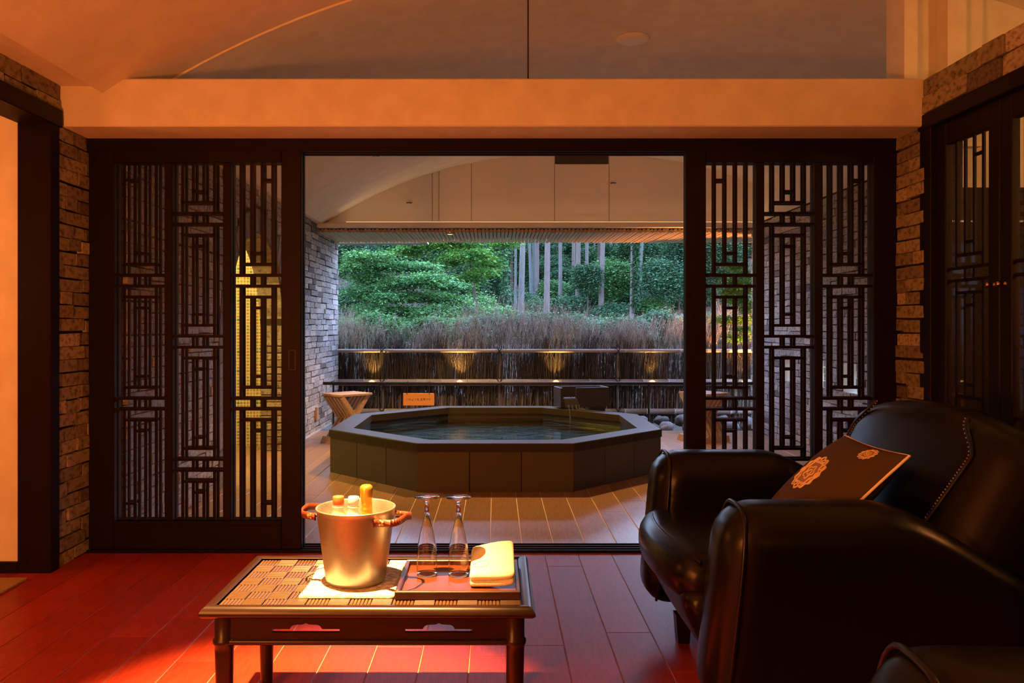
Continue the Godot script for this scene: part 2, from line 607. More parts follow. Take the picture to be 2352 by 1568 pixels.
	for k in 4:
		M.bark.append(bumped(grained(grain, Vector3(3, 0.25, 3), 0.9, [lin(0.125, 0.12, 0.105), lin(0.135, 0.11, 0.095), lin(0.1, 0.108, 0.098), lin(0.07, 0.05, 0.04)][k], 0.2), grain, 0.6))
	var leaf := mat(Color.WHITE, 0.6, 0.0, 0.22)
	leaf.vertex_color_use_as_albedo = true
	leaf.backlight_enabled = true
	leaf.backlight = Color(0.45, 0.5, 0.2)
	M.leaf = leaf
	var twig := mat(Color.WHITE, 0.85, 0.0, 0.3)
	twig.vertex_color_use_as_albedo = true
	M.twig = twig
	M.glass = pane(0.01)
	M.leather = bumped(grained(tex(0.09, [Color(0.8, 0.8, 0.8), Color(1, 1, 1)], 512, 3, 21), Vector3(4, 4, 4), 0.28, lin(0.0045, 0.0035, 0.003), 0.34, false), speck, 0.006)
	M.piping = mat(lin(0.005, 0.004, 0.003), 0.3, 0.0, 0.4)
	M.stitch = mat(lin(0.35, 0.26, 0.17), 0.6)
	M.leg = mat(lin(0.012, 0.008, 0.006), 0.4)
	var cloth := grained(tex(0.2, [Color(0.72, 0.72, 0.72), Color(1, 1, 1)], 256, 2, 9), Vector3(9, 9, 9), 0.9, lin(0.10, 0.07, 0.036), 0.2, false)
	cloth.rim_enabled = true
	cloth.rim = 0.3
	cloth.rim_tint = 0.8
	M.cushion = cloth
	M.cream = mat(lin(0.9, 0.8, 0.66), 0.7)
	M.gold = mat(lin(0.85, 0.68, 0.44), 0.5)
	M.linen = bumped(grained(fine, Vector3(3, 3, 3), 0.85, lin(0.83, 0.79, 0.70), 0.2), speck, 0.02)
	M.towel = bumped(grained(speck, Vector3(5, 5, 5), 0.95, lin(0.80, 0.75, 0.60), 0.1), speck, 0.05)
	M.metal = bumped(grained(tex(0.06, [Color(0.92, 0.92, 0.92), Color(1, 1, 1)], 256, 4, 31), Vector3(3, 3, 3), 0.36, lin(0.5, 0.47, 0.42)), speck, 0.01)
	M.metal.metallic = 0.85
	M.brass = mat(lin(0.75, 0.52, 0.25), 0.22, 1.0)
	M.strap = mat(lin(0.12, 0.02, 0.008), 0.4)
	M.foil = mat(lin(0.75, 0.42, 0.06), 0.3, 0.75)
	M.cap_red = mat(lin(0.75, 0.13, 0.03), 0.4)
	M.cap_white = mat(lin(0.62, 0.7, 0.82), 0.4)
	var pet := mat(Color(0.95, 0.93, 0.88, 0.45), 0.15)
	pet.transparency = BaseMaterial3D.TRANSPARENCY_ALPHA
	M.pet = pet
	M.label = mat(lin(0.7, 0.66, 0.6), 0.5)
	var fg := mat(Color(1, 1, 1, 0.0), 0.0)
	fg.refraction_enabled = true
	fg.refraction_scale = 0.05
	M.flute = fg
	M.weave = []
	for k in 2:
		M.weave.append(grained(grain, Vector3(20, 8, 3) if k else Vector3(3, 8, 20), 0.28, [lin(0.08, 0.042, 0.021), lin(0.05, 0.025, 0.012)][k], 0.5))
	M.tatami = bumped(grained(tex(0.05, [Color(0.7, 0.7, 0.7), Color(1, 1, 1)], 256, 2, 6), Vector3(30, 1, 4), 0.8, lin(0.45, 0.30, 0.13), 0.3), fine, 0.05)
	M.knob = mat(lin(0.5, 0.3, 0.15), 0.25, 1.0)
	M.white_metal = mat(lin(0.6, 0.6, 0.6), 0.4)
	M.mosaic = mosaic()
	M.shade = mat(lin(0.85, 0.7, 0.5), 0.8)

# small square wall tiles, 3 cm, far away behind glass
func mosaic() -> StandardMaterial3D:
	var r := RandomNumberGenerator.new()
	r.seed = 12
	var im := Image.create(256, 256, false, Image.FORMAT_RGB8)
	im.fill(lin(0.78, 0.74, 0.52))
	for i in 16:
		for j in 16:
			var k := r.randf()
			var c := lin(0.372, 0.270, 0.096)
			if k < 0.22: c = lin(0.264, 0.276, 0.096)
			elif k < 0.34: c = lin(0.408, 0.216, 0.060)
			elif k < 0.40: c = lin(0.120, 0.192, 0.072)
			elif k < 0.55: c = lin(0.420, 0.348, 0.156)
			im.fill_rect(Rect2i(i * 16 + 2, j * 16 + 2, 13, 13), c)
	var t := ImageTexture.create_from_image(im)
	return grained(t, Vector3(2.1, 2.1, 2.1), 0.25, Color.WHITE, 0.5)

# ---------------------------------------------------------------- the shell
func vault(x: float) -> float:
	return 2.957 - 0.747 * pow(absf(x - 0.88) / 2.70, 2.33)

const VAULT0 := -1.83
const VAULT1 := 3.59

func vault_slab(z0: float, z1: float) -> SurfaceTool:
	var st := tool_()
	smooth(st, 1)
	var n := 56
	for k in n:
		var xa := lerpf(VAULT0, VAULT1, float(k) / n)
		var xb := lerpf(VAULT0, VAULT1, float(k + 1) / n)
		var a := vault(xa)
		var b := vault(xb)
		smooth(st, 1)
		quad(st, Vector3(xa, a, z0), Vector3(xb, b, z0), Vector3(xb, b, z1), Vector3(xa, a, z1))
		smooth(st, 2)
		quad(st, Vector3(xa, a + 0.16, z1), Vector3(xb, b + 0.16, z1), Vector3(xb, b + 0.16, z0), Vector3(xa, a + 0.16, z0))
		flat(st)
		quad(st, Vector3(xa, a, z1), Vector3(xb, b, z1), Vector3(xb, b + 0.16, z1), Vector3(xa, a + 0.16, z1))
		quad(st, Vector3(xb, b, z0), Vector3(xa, a, z0), Vector3(xa, a + 0.16, z0), Vector3(xb, b + 0.16, z0))
	return st

func under_vault(x0: float, x1: float, y0: float, y1 := 9.0) -> PackedVector2Array:
	var p := PackedVector2Array([Vector2(x0, y0), Vector2(x1, y0)])
	var n := 24
	for k in n + 1:
		var x := lerpf(x1, x0, float(k) / n)
		p.append(Vector2(x, minf(y1, vault(x))))
	return p

# boards of one floor: rows along x, lengths along z
func boards(parent: Node, x0: float, x1: float, z0: float, z1: float, origin: float, w: float, length: float, mats: Array, sd: int, gap := 0.0016, top := 0.0) -> void:
	var r := RandomNumberGenerator.new()
	r.seed = sd
	var base := {}
	var k0 := int(floor((x0 - origin) / w))
	var k1 := int(ceil((x1 - origin) / w))
	for k in range(k0, k1):
		var xa := maxf(x0, origin + k * w)
		var xb := minf(x1, origin + (k + 1) * w)
		if xb - xa < 0.01: continue
		var z := z1 + r.randf() * length
		var first := true
		var zc := z1
		while zc > z0 + 0.001:
			var l := length * (r.randf_range(0.25, 1.0) if first else 1.0)
			first = false
			var zn := maxf(z0, zc - l)
			if zn - z0 < 0.15: zn = z0
			var st := tool_()
			bevel(st, Vector3(xa + gap, top - 0.02, zn + 0.001), Vector3(xb - gap, top, zc - 0.001), 0.0012)
			part(st, "floor_board", mats[r.randi() % mats.size()], parent)
			zc = zn

var brick_mesh: Array = []

func brick_shapes() -> void:
	for k in 6:
		var st := tool_()
		bevel(st, Vector3(-0.5, -0.5, -0.5), Vector3(0.5, 0.5, 0.5), 0.035, Transform3D(), 0.018)
		brick_mesh.append(mesh_of(st))

# One face of brickwork. origin = lower left corner seen from the front, right = along the courses, out = towards the viewer.
# hole(y0, y1) gives [s0, s1] spans along the courses that stay open; single(s, y) says whether a brick is a part of its own.
func brickwork(parent: Node, origin: Vector3, right: Vector3, out: Vector3, length: float, height: float, hole: Callable, single: Callable, sd: int, course := 0.065, bl := 0.25, set_ := "brick", proud := 0.012) -> void:
	var r := RandomNumberGenerator.new()
	r.seed = sd
	var rest := tool_()
	var any := false
	var rows := int(round(height / course))
	var ch := height / rows
	for row in rows:
		var y0 := row * ch
		var spans := [[0.0, length]]
		for h in hole.call(y0, y0 + ch):
			var cut := []
			for s in spans:
				if h[1] <= s[0] or h[0] >= s[1]: cut.append(s)
				else:
					if h[0] - s[0] > 0.02: cut.append([s[0], h[0]])
					if s[1] - h[1] > 0.02: cut.append([h[1], s[1]])
			spans = cut
		for s in spans:
			var x: float = s[0]
			var first := row % 2 == 1
			while x < s[1] - 0.005:
				var l := bl * r.randf_range(0.75, 1.2)
				if first: l *= 0.5
				if r.randf() < 0.22: l *= 0.5
				first = false
				var e := minf(x + l, s[1])
				if s[1] - e < 0.07: e = s[1]
				var mid := origin + right * ((x + e) / 2) + Vector3.UP * (y0 + ch / 2 + r.randf_range(-0.004, 0.004))
				var depth := 0.03 + r.randf() * proud
				var b := Basis(right * maxf(0.01, e - x - r.randf_range(0.003, 0.006)), Vector3.UP * (ch - r.randf_range(0.004, 0.0075)), out * depth)
				b = Basis(out, r.randf_range(-0.012, 0.012)) * b
				var t := Transform3D(b, mid + out * (depth / 2 - 0.015))
				var k := r.randi() % 10
				var m: Material = M[set_][[0, 1, 2, 1, 0, 4, 3, 2, 5, 6][k] if r.randf() < 0.8 else r.randi() % 3]
				var mesh: Mesh = brick_mesh[r.randi() % brick_mesh.size()]
				if single.call((x + e) / 2, y0):
					var o := put(mesh, "brick", m, parent)
					o.transform = t
				else:
					rest.append_from(mesh, 0, t)
					any = true
				x = e
	if any:
		var o := put(rest.commit(), "brick_courses", M[set_][0], parent)
		tag(o, "", "", "", "stuff")

func none(_a: float, _b: float) -> Array:
	return []

func yes(_s: float, _y: float) -> bool:
	return true

const Z_DOOR := -4.03

func build_shell() -> void:
	# --- interior floor
	var fl := structure("floor")
	var st := tool_()
	box(st, Vector3(-2.16, -0.12, -4.0), Vector3(3.6, -0.003, 3.6))
	part(st, "subfloor", M.groove, fl)
	boards(fl, -2.16, 2.0, -3.97, 0.4, 0.568, 0.1638, 1.75, M.board, 5)
	st = tool_()
	box(st, Vector3(2.0, -0.02, -3.97), Vector3(3.6, 0.0, 3.6))
	box(st, Vector3(-2.16, -0.02, 0.4), Vector3(2.0, 0.0, 3.6))
	part(st, "plain_boards", M.board[1], fl)
	# --- nook floor, mat
	st = tool_()
	box(st, Vector3(-3.5, -0.12, -3.7), Vector3(-2.16, -0.001, -1.2))
	solid("floor", st, M.board[1])
	st = tool_()
	bevel(st, Vector3(-3.3, 0.0, -3.55), Vector3(-2.06, 0.012, -1.7), 0.003)
	one(st, "tatami_mat", M.tatami, "woven straw mat on the floor inside the left doorway", "mat")
	# --- terrace floor
	var df := structure("floor_terrace")
	st = tool_()
	box(st, Vector3(-3.4, -0.14, -8.61), Vector3(3.6, -0.004, -4.0))
	part(st, "subfloor", M.deck_groove, df)
	boards(df, -3.3, 2.85, -8.61, -4.1, -0.027, 0.163, 2.6, M.deck, 9, 0.0027)
	# --- sill and head tracks of the sliding doors
	var sill := structure("trim_sill")
	st = tool_()
	box(st, Vector3(-2.03, -0.02, -4.12), Vector3(2.0, 0.004, -3.97))
	part(st, "sill_board", M.dark_x, sill)
	for z in [-4.105, -4.065, -4.025, -3.985]:
		st = tool_()
		bevel(st, Vector3(-2.03, 0.0, z - 0.006), Vector3(2.0, 0.012, z + 0.006), 0.002)
		part(st, "track", M.dark_x, sill)
	var head := structure("trim_head")
	st = tool_()
	box(st, Vector3(-2.03, 2.0, -4.12), Vector3(2.0, 2.06, -3.99))
	part(st, "head_board", M.dark_x, head)
	for z in [-4.1, -4.05, -4.0]:
		st = tool_()
		bevel(st, Vector3(-2.03, 1.985, z - 0.008), Vector3(2.0, 2.002, z + 0.008), 0.002)
		part(st, "track", M.dark_x, head)
	# --- vaulted ceilings
	solid("ceiling", vault_slab(-4.0, 3.6), M.plaster)
	solid("ceiling_terrace", vault_slab(-8.72, -4.0), M.plaster)
	# ledge on the left, between the brick and the vault
	st = tool_()
	box(st, Vector3(-2.2, 2.235, -4.12), Vector3(-1.83, 2.6, 3.6))
	solid("ceiling_ledge", st, M.plaster)
	st = tool_()
	box(st, Vector3(-2.25, 2.2, -8.75), Vector3(-1.825, 2.6, -4.12))
	solid("ceiling_ledge_terrace", st, M.plaster)
	# --- the beam over the doors
	st = tool_()
	bevel(st, Vector3(-2.06, 2.048, -4.13), Vector3(2.06, 2.272, -3.75), 0.006)
	solid("trim_beam", st, M.plaster)
	# --- glazed lunette above the beam
	var lun := structure("window_1")
	for span in [[-1.825, 0.158], [0.166, 2.0]]:
		st = tool_()
		prism(st, under_vault(span[0], span[1], 2.272), -4.003, -4.0)
		part(st, "pane", M.glass, lun)
	var arc := []
	for k in 41:
		var x := lerpf(-1.83, 2.0, k / 40.0)
		arc.append(Vector3(x, vault(x) - 0.004, -3.99))
	st = tool_()
	tube(st, arc, 0.007, 6)
	part(st, "bead", M.bead, lun)
	st = tool_()
	box(st, Vector3(0.158, 2.272, -4.006), Vector3(0.166, vault(0.16), -3.996))
	part(st, "joint", M.vent, lun)
	# --- right of the lunette: post, wall above the partition
	var rp := structure("wall_far")
	st = tool_()
	prism(st, under_vault(2.0, 2.065, 2.272), -4.12, -3.94)
	part(st, "frame_post", M.plaster, rp)
	st = tool_()
	prism(st, under_vault(2.06, 3.6, 0.0), -4.14, -4.0)
	part(st, "plaster_panel", M.plaster, rp)
	st = tool_()
	box(st, Vector3(2.19, 2.0, -4.0), Vector3(2.28, vault(2.28), -3.9))
	part(st, "pilaster", M.plaster, rp)
	st = tool_()
	box(st, Vector3(2.29, 2.0, -4.0), Vector3(2.39, vault(2.39), -3.95))
	part(st, "pilaster", M.plaster, rp)
	# --- left wall of the room
	var wl := structure("wall_left")
	st = tool_()
	box(st, Vector3(-2.18, 0, -4.13), Vector3(-2.04, 2.245, -3.70))
	box(st, Vector3(-2.18, 2.1, -3.70), Vector3(-2.04, 2.245, -1.5))
	box(st, Vector3(-2.18, 0, -1.5), Vector3(-2.04, 2.245, 3.6))
	part(st, "wall_core", M.mortar, wl)
	brickwork(wl, Vector3(-2.04, 0, -3.66), Vector3(0, 0, -1), Vector3(1, 0, 0), 0.40, 2.048, none, yes, 31)
	brickwork(wl, Vector3(-2.04, 2.075, -1.5), Vector3(0, 0, -1), Vector3(1, 0, 0), 2.24, 0.166, none, yes, 33, 0.083, 0.3)
	brickwork(wl, Vector3(-2.04, 0, 3.5), Vector3(0, 0, -1), Vector3(1, 0, 0), 5.0, 2.24, none, func(_s, _y): return false, 35)
	# doorway on the left: casing
	var dl := structure("door_1")
	for e in [[Vector3(-2.165, 0, -3.72), Vector3(-2.012, 2.04, -3.645)], [Vector3(-2.165, 0, -1.55), Vector3(-2.012, 2.04, -1.47)], [Vector3(-2.165, 2.037, -3.735), Vector3(-2.005, 2.119, -1.45)]]:
		st = tool_()
		bevel(st, e[0], e[1], 0.004)
		part(st, "casing", M.dark, dl)
	# nook beyond the doorway
	st = tool_()
	box(st, Vector3(-3.5, 0, -3.76), Vector3(-2.165, 2.3, -3.66))
	solid("wall_nook_end", st, M.plaster)
	st = tool_()
	box(st, Vector3(-3.6, 0, -3.76), Vector3(-3.5, 2.3, -1.1))
	solid("wall_nook_side", st, M.plaster)
	st = tool_()
	box(st, Vector3(-3.6, 0, -1.2), Vector3(-2.17, 2.3, -1.1))
	solid("wall_nook_near", st, M.plaster)
	st = tool_()
	box(st, Vector3(-3.6, 2.25, -3.76), Vector3(-2.17, 2.4, -1.1))
	solid("ceiling_nook", st, M.plaster)
	st = tool_()
	bevel(st, Vector3(-3.5, 0, -3.66), Vector3(-2.165, 0.052, -3.645), 0.003)
	solid("baseboard_nook", st, M.dark_x)
	# --- partition on the right with glazed doors
	var wr := structure("wall_right")
	st = tool_()
	box(st, Vector3(2.01, 0, -4.0), Vector3(2.13, 2.262, -3.77))
	box(st, Vector3(2.01, 2.1, -3.77), Vector3(2.13, 2.262, -1.3))
	box(st, Vector3(2.01, 0, -1.3), Vector3(2.13, 2.262, 3.6))
	part(st, "wall_core", M.mortar, wr)
	brickwork(wr, Vector3(2.01, 0, -4.03), Vector3(0, 0, 1), Vector3(-1, 0, 0), 0.29, 2.048, none, yes, 41)
	brickwork(wr, Vector3(2.01, 2.098, -3.75), Vector3(0, 0, 1), Vector3(-1, 0, 0), 2.45, 0.168, none, yes, 43, 0.083, 0.3)
	brickwork(wr, Vector3(2.01, 0, -1.3), Vector3(0, 0, 1), Vector3(-1, 0, 0), 4.9, 2.26, none, func(_s, _y): return false, 45)
	# --- room beyond the partition and behind the camera
	st = tool_()
	box(st, Vector3(3.6, 0, -4.14), Vector3(3.75, 2.5, 3.6))
	solid("wall_side", st, M.plaster)
	st = tool_()
	box(st, Vector3(3.56, 0, -4.0), Vector3(3.6, 1.8, 3.6))
	box(st, Vector3(2.14, 0, -4.0), Vector3(3.56, 1.8, -3.96))
	solid("trim_wainscot", st, M.dark)
	st = tool_()
	box(st, Vector3(-3.6, 0, 3.6), Vector3(3.75, 3.2, 3.75))
	solid("wall_back", st, M.plaster)

func build_terrace_shell() -> void:
	# --- left wall with the arched doorway: s runs from z = -4.1 away from the room
	var L := -1.9
	var lw := structure("wall_terrace_left")
	var s0 := 5.66 - 4.1
	var s1 := 7.22 - 4.1
	var top := 2.2
	var arch := func(s: float) -> float:
		var c := (s0 + s1) / 2
		var h := (s1 - s0) / 2
		var u := clampf((s - c) / h, -1, 1)
		return 1.0 + 0.86 * pow(1.0 - pow(absf(u), 2.1), 0.55)
	var poly := PackedVector2Array([Vector2(0, 0), Vector2(s0, 0)])
	for k in 25:
		var s := lerpf(s0, s1, k / 24.0)
		poly.append(Vector2(s, arch.call(s)))
	poly.append_array(PackedVector2Array([Vector2(s1, 0), Vector2(5.53, 0), Vector2(5.53, top), Vector2(0, top)]))
	var turn := Transform3D(Basis(Vector3(0, 0, -1), Vector3.UP, Vector3(1, 0, 0)), Vector3(L, 0, -4.1))
	var st := tool_()
	prism(st, poly, -0.2, 0.0, turn)
	part(st, "wall_core", M.mortar, lw)
	var hole := func(y0: float, y1: float) -> Array:
		var y := (y0 + y1) / 2
		var a := s0 - 0.2
		var b := s1 + 0.2
		if y > 2.1: return []
		var c := (s0 + s1) / 2
		var h := (b - a) / 2
		if y < 1.0: return [[a, b]]
		var u := pow(maxf(0.0, 1.0 - pow((y - 1.0) / 1.08, 1.0 / 0.55)), 1.0 / 2.1)
		return [[c - h * u, c + h * u]]
	brickwork(lw, Vector3(L, 0, -4.1), Vector3(0, 0, -1), Vector3(1, 0, 0), 5.53, top, hole, func(s, y): return (s < 1.6 and s > 1.2) or s > 3.9, 51, 0.06, 0.27, "grey_brick")
	# radial stones round the arch
	var r := RandomNumberGenerator.new()
	r.seed = 77
	var ring := []
	var n := 34
	for k in n + 1:
		var u := -1.0 + 2.0 * k / n
		var ang := PI * k / n
		var s := (s0 + s1) / 2 - cos(ang) * (s1 - s0) / 2
		ring.append(Vector2(s, arch.call(s)))
	var edge := PackedVector2Array()
	for k in 11: edge.append(Vector2(s0, k * 0.1))
	for k in range(1, ring.size() - 1): edge.append(ring[k])
	for k in 11: edge.append(Vector2(s1, 1.0 - k * 0.1))
	var mid := Vector2((s0 + s1) / 2, 0.75)
	for k in edge.size() - 1:
		var a := edge[k]
		var b := edge[k + 1]
		var da := (a - mid).normalized() if a.y > 0.95 else Vector2(signf(a.x - mid.x), -0.25).normalized()
		var db := (b - mid).normalized() if b.y > 0.95 else Vector2(signf(b.x - mid.x), -0.25).normalized()
		var len_ := r.randf_range(0.17, 0.21)
		var q := PackedVector2Array([a, a + da * len_, b + db * len_, b])
		for i in 4: q[i] = Vector2(q[i].x, clampf(q[i].y, 0.0, 2.19))
		var c := (q[0] + q[1] + q[2] + q[3]) / 4
		for i in 4: q[i] = c + (q[i] - c) * 0.95
		var area := absf((q[2] - q[0]).cross(q[3] - q[1])) / 2
		if area < 0.0015: continue
		st = tool_()
		prism(st, q, -0.02, 0.016 + r.randf() * 0.014, turn)
		part(st, "arch_stone", M.slate[r.randi() % 3], lw)
	# bricks in the far jamb, seen through the arch
	for k in 24:
		var y := k * 0.0625
		if y + 0.06 > 1.02: break
		st = tool_()
		bevel(st, Vector3(L - 0.2, y + 0.004, -4.1 - s1 - 0.012), Vector3(L - 0.005, y + 0.059, -4.1 - s1 + 0.012 + r.randf() * 0.012), 0.006, Transform3D(), 0.002)
		part(st, "brick", M.brick[r.randi() % 5], lw)
	# bricks lining the arch
	for k in ring.size() - 1:
		var a: Vector2 = ring[k]
		var b: Vector2 = ring[k + 1]
		var q := PackedVector2Array([a, b, b + (mid - b).normalized() * 0.014, a + (mid - a).normalized() * 0.014])
		if absf((q[2] - q[0]).cross(q[3] - q[1])) / 2 < 0.0002: continue
		st = tool_()
		prism(st, q, -0.2, 0.004, turn)
		part(st, "brick", M.brick[r.randi() % 5], lw)
	# end face
	brickwork(lw, Vector3(L - 0.2, 0, -9.63), Vector3(1, 0, 0), Vector3(0, 0, -1), 0.2, top, none, func(_s, _y): return false, 53, 0.06, 0.27, "grey_brick")
	# skirting
	st = tool_()
	box(st, Vector3(L, 0, -9.6), Vector3(L + 0.022, 0.018, -4.1 - s1 - 0.2))
	solid("baseboard_terrace", st, M.white_metal)
	# bathroom behind the arch
	st = tool_()
	box(st, Vector3(-3.55, 0, -7.6), Vector3(L - 0.2, 2.4, -7.5))
	box(st, Vector3(-3.55, 0, -7.5), Vector3(-3.45, 2.4, -4.6))
	box(st, Vector3(-3.55, 0, -4.6), Vector3(L - 0.2, 2.4, -4.5))
	solid("wall_bath", st, M.mosaic)
	st = tool_()
	box(st, Vector3(-3.55, 2.4, -7.6), Vector3(L - 0.1, 2.5, -4.5))
	solid("ceiling_bath", st, M.plaster)
	# --- right wall with three slots
	var R := 2.8
	var rw := structure("wall_terrace_right")
	var slots := [[7.52 - 4.1, 7.84 - 4.1], [6.83 - 4.1, 7.14 - 4.1], [6.2 - 4.1, 6.5 - 4.1]]
	st = tool_()
	box(st, Vector3(R, 0, -8.75), Vector3(R + 0.2, 0.577, -4.1))
	box(st, Vector3(R, 0.825, -8.75), Vector3(R + 0.2, top + 0.02, -4.1))
	var z := -8.75
	for s in slots:
		box(st, Vector3(R, 0.577, z), Vector3(R + 0.2, 0.825, -4.1 - s[1]))
		z = -4.1 - s[0]
	box(st, Vector3(R, 0.577, z), Vector3(R + 0.2, 0.825, -4.1))
	part(st, "wall_core", M.mortar, rw)
	for s in slots:
		st = tool_()
		var za: float = -4.1 - s[1]
		var zb: float = -4.1 - s[0]
		box(st, Vector3(R + 0.004, 0.577, za), Vector3(R + 0.198, 0.825, za + 0.012))
		box(st, Vector3(R + 0.004, 0.577, zb - 0.012), Vector3(R + 0.198, 0.825, zb))
		box(st, Vector3(R + 0.004, 0.577, za), Vector3(R + 0.198, 0.589, zb))
		box(st, Vector3(R + 0.004, 0.813, za), Vector3(R + 0.198, 0.825, zb))
		part(st, "slot_lining", M.panel, rw)
	var hole2 := func(y0: float, _y1: float) -> Array:
		var y: float = 4.65
		if y0 < 0.55 or y0 > 0.815: return []
		return slots.map(func(s): return [y - s[1], y - s[0]])
	brickwork(rw, Vector3(R, 0, -8.75), Vector3(0, 0, 1), Vector3(-1, 0, 0), 4.65, top, hole2, func(s, _y): return s < 2.1, 61, 0.06, 0.27, "grey_brick")
	brickwork(rw, Vector3(R + 0.2, 0, -8.75), Vector3(-1, 0, 0), Vector3(0, 0, -1), 0.2, top, none, func(_s, _y): return false, 63)
	# plaster above both terrace walls up to the vault
	st = tool_()
	var fill := Transform3D(Basis(Vector3(0, 0, -1), Vector3.UP, Vector3(1, 0, 0)), Vector3(R + 0.03, 0, -4.1))
	prism(st, PackedVector2Array([Vector2(0, top), Vector2(4.6, top), Vector2(4.6, 2.75), Vector2(0, 2.75)]), 0.0, 0.16, fill)
	solid("wall_upper_right", st, M.plaster)
	# garden wall a little way behind the slots
	st = tool_()
	box(st, Vector3(3.55, -0.3, -8.7), Vector3(3.65, 1.3, -4.14))
	solid("wall_garden", st, M.plaster)
	# wall stub between room and terrace on the right, and on the left
	st = tool_()
	box(st, Vector3(2.0, 0, -4.2), Vector3(2.8, 2.3, -4.06))
	solid("wall_return_right", st, M.plaster)
	st = tool_()
	box(st, Vector3(-2.4, 0, -4.3), Vector3(-1.97, 2.4, -4.1))
	solid("wall_return_left", st, M.mortar)
	# --- far lunette of the terrace: panels with open joints
	var tp := structure("wall_terrace_far")
	st = tool_()
	prism(st, under_vault(-1.83, 3.55, 2.17), -8.72, -8.62)
	part(st, "backing", M.bead, tp)
	var cuts := [-1.82, -0.674, -0.604, -0.256, 0.632, 1.213, 2.896, 3.55]
	for k in cuts.size() - 1:
		st = tool_()
		prism(st, under_vault(cuts[k] + 0.004, cuts[k + 1] - 0.004, 2.205, 2.842 if k == 4 else 9.0), -8.62, -8.6)
		part(st, "panel", M.panel, tp)
	st = tool_()
	box(st, Vector3(0.637, 2.85, -8.618), Vector3(1.208, 2.945, -8.612))
	part(st, "vent", M.vent, tp)
	st = tool_()
	bevel(st, Vector3(-1.9, 2.158, -8.64), Vector3(3.6, 2.203, -8.49), 0.004)
	part(st, "ledge", M.panel, tp)
	# --- bamboo soffit
	var bs := structure("ceiling_bamboo")
	st = tool_()
	box(st, Vector3(-2.1, 2.155, -9.5), Vector3(4.2, 2.2, -8.6))
	part(st, "backing_board", M.vent, bs)
	st = tool_()
	tube(st, [Vector3(0, 0, 0), Vector3(0, 0, -1.1)], [0.0205, 0.0195], 8)
	var pole := mesh_of(st)
	for k in 146:
		var o := put(pole, "bamboo_pole", M.bamboo_pole, bs)
		o.position = Vector3(-1.97 + k * 0.0418, 2.132 + 0.003 * sin(k * 2.3), -8.57 + 0.01 * sin(k * 1.7))
	# --- small fittings on the terrace ceiling
	st = tool_()
	lathe(st, [Vector2(0.0, -0.02), Vector2(0.085, -0.02), Vector2(0.105, -0.008), Vector2(0.105, 0.0), Vector2(0, 0.0)], 32, Vector3(0.875, vault(0.875) - 0.002, -5.14))
	one(st, "ceiling_cover_plate", M.panel, "round white cover plate on the vault beyond the glass lunette", "ceiling plate")
	for e in [[Vector3(-1.04, vault(-1.04), -7.02), "round grey smoke detector high on the left of the terrace vault"], [Vector3(-0.92, 2.45, -8.585), "small grey detector on the lunette panel left of the joint pair"], [Vector3(1.255, 2.66, -8.585), "small grey detector beside the dark ceiling vent"]]:
		var t := thing("smoke_detector", e[1], "detector", e[0])
		st = tool_()
		lathe(st, [Vector2(0.0, -0.032), Vector2(0.022, -0.03), Vector2(0.03, -0.016), Vector2(0.034, -0.012), Vector2(0.034, 0.0), Vector2(0.0, 0.004)], 20)
		part(st, "housing", M.white_metal, t)
		st = tool_()
		lathe(st, [Vector2(0.0245, -0.027), Vector2(0.0315, -0.0165)], 20)
		part(st, "grille", M.vent, t)

# ---------------------------------------------------------------- lattice doors
var unit_box: ArrayMesh

func bar(parent: Node, x0: float, x1: float, y0: float, y1: float, depth: float, called := "lattice_bar") -> void:
	if x1 - x0 < 0.001 or y1 - y0 < 0.001: return
	var o := put(unit_box, called, M.dark, parent)
	o.transform = Transform3D(Basis.from_scale(Vector3(x1 - x0, y1 - y0, depth)), Vector3((x0 + x1) / 2, (y0 + y1) / 2, 0))

func yy(v: float) -> float:
	return EYE - (v - VY) / 459.0

# one column of lattice between x0 and x1; inner = true for the middle column; side -1 / 1 puts the odd short bars left / right
func lattice(parent: Node, x0: float, x1: float, inner: bool, side: int) -> void:
	var w := 0.0138
	var step := (x1 - x0 + w) / 5.0
	var bx := []
	for k in 4: bx.append(x0 + step * (k + 1) - w)
	var lines: Array = [491.0, 515.5, 772.0, 797.0, 1053.5, 1078.5] if inner else [632.0, 657.0, 914.0, 938.5]
	var yt := yy(376.0)
	var yb := yy(1192.0)
	var h := w / 2
	var fd := 0.009
	for v in lines: bar(parent, x0, x1, yy(v) - h, yy(v) + h, fd)
	var top := yt
	var top_open := true
	for k in range(0, lines.size() + 1, 2):
		var bot: float = yy(lines[k]) if k < lines.size() else yb
		var bot_open := k >= lines.size()
		# outer uprights
		for b in [0, 3]: bar(parent, bx[b], bx[b] + w, bot, top, fd)
		var it := top
		var ib := bot
		if not top_open:
			it = top - 0.0545
			bar(parent, bx[0], bx[3] + w, it - h, it + h, fd)
			bar(parent, bx[1], bx[2] + w, it - 0.0545 - h, it - 0.0545 + h, fd)
		if not bot_open:
			ib = bot + 0.0545
			bar(parent, bx[0], bx[3] + w, ib - h, ib + h, fd)
			bar(parent, bx[1], bx[2] + w, ib + 0.0545 - h, ib + 0.0545 + h, fd)
		for b in [1, 2]: bar(parent, bx[b], bx[b] + w, ib, it, fd)
		if k + 1 < lines.size():
			var nxt := yy(lines[k + 1])
			for b in [1, 2]: bar(parent, bx[b], bx[b] + w, nxt, bot, fd)
			top = nxt
			top_open = false
	if not inner:
		var a := 2 if side > 0 else 0
		for v in [415.0, 1154.0]: bar(parent, bx[a], bx[a + 1] + w, yy(v) - h, yy(v) + h, fd)

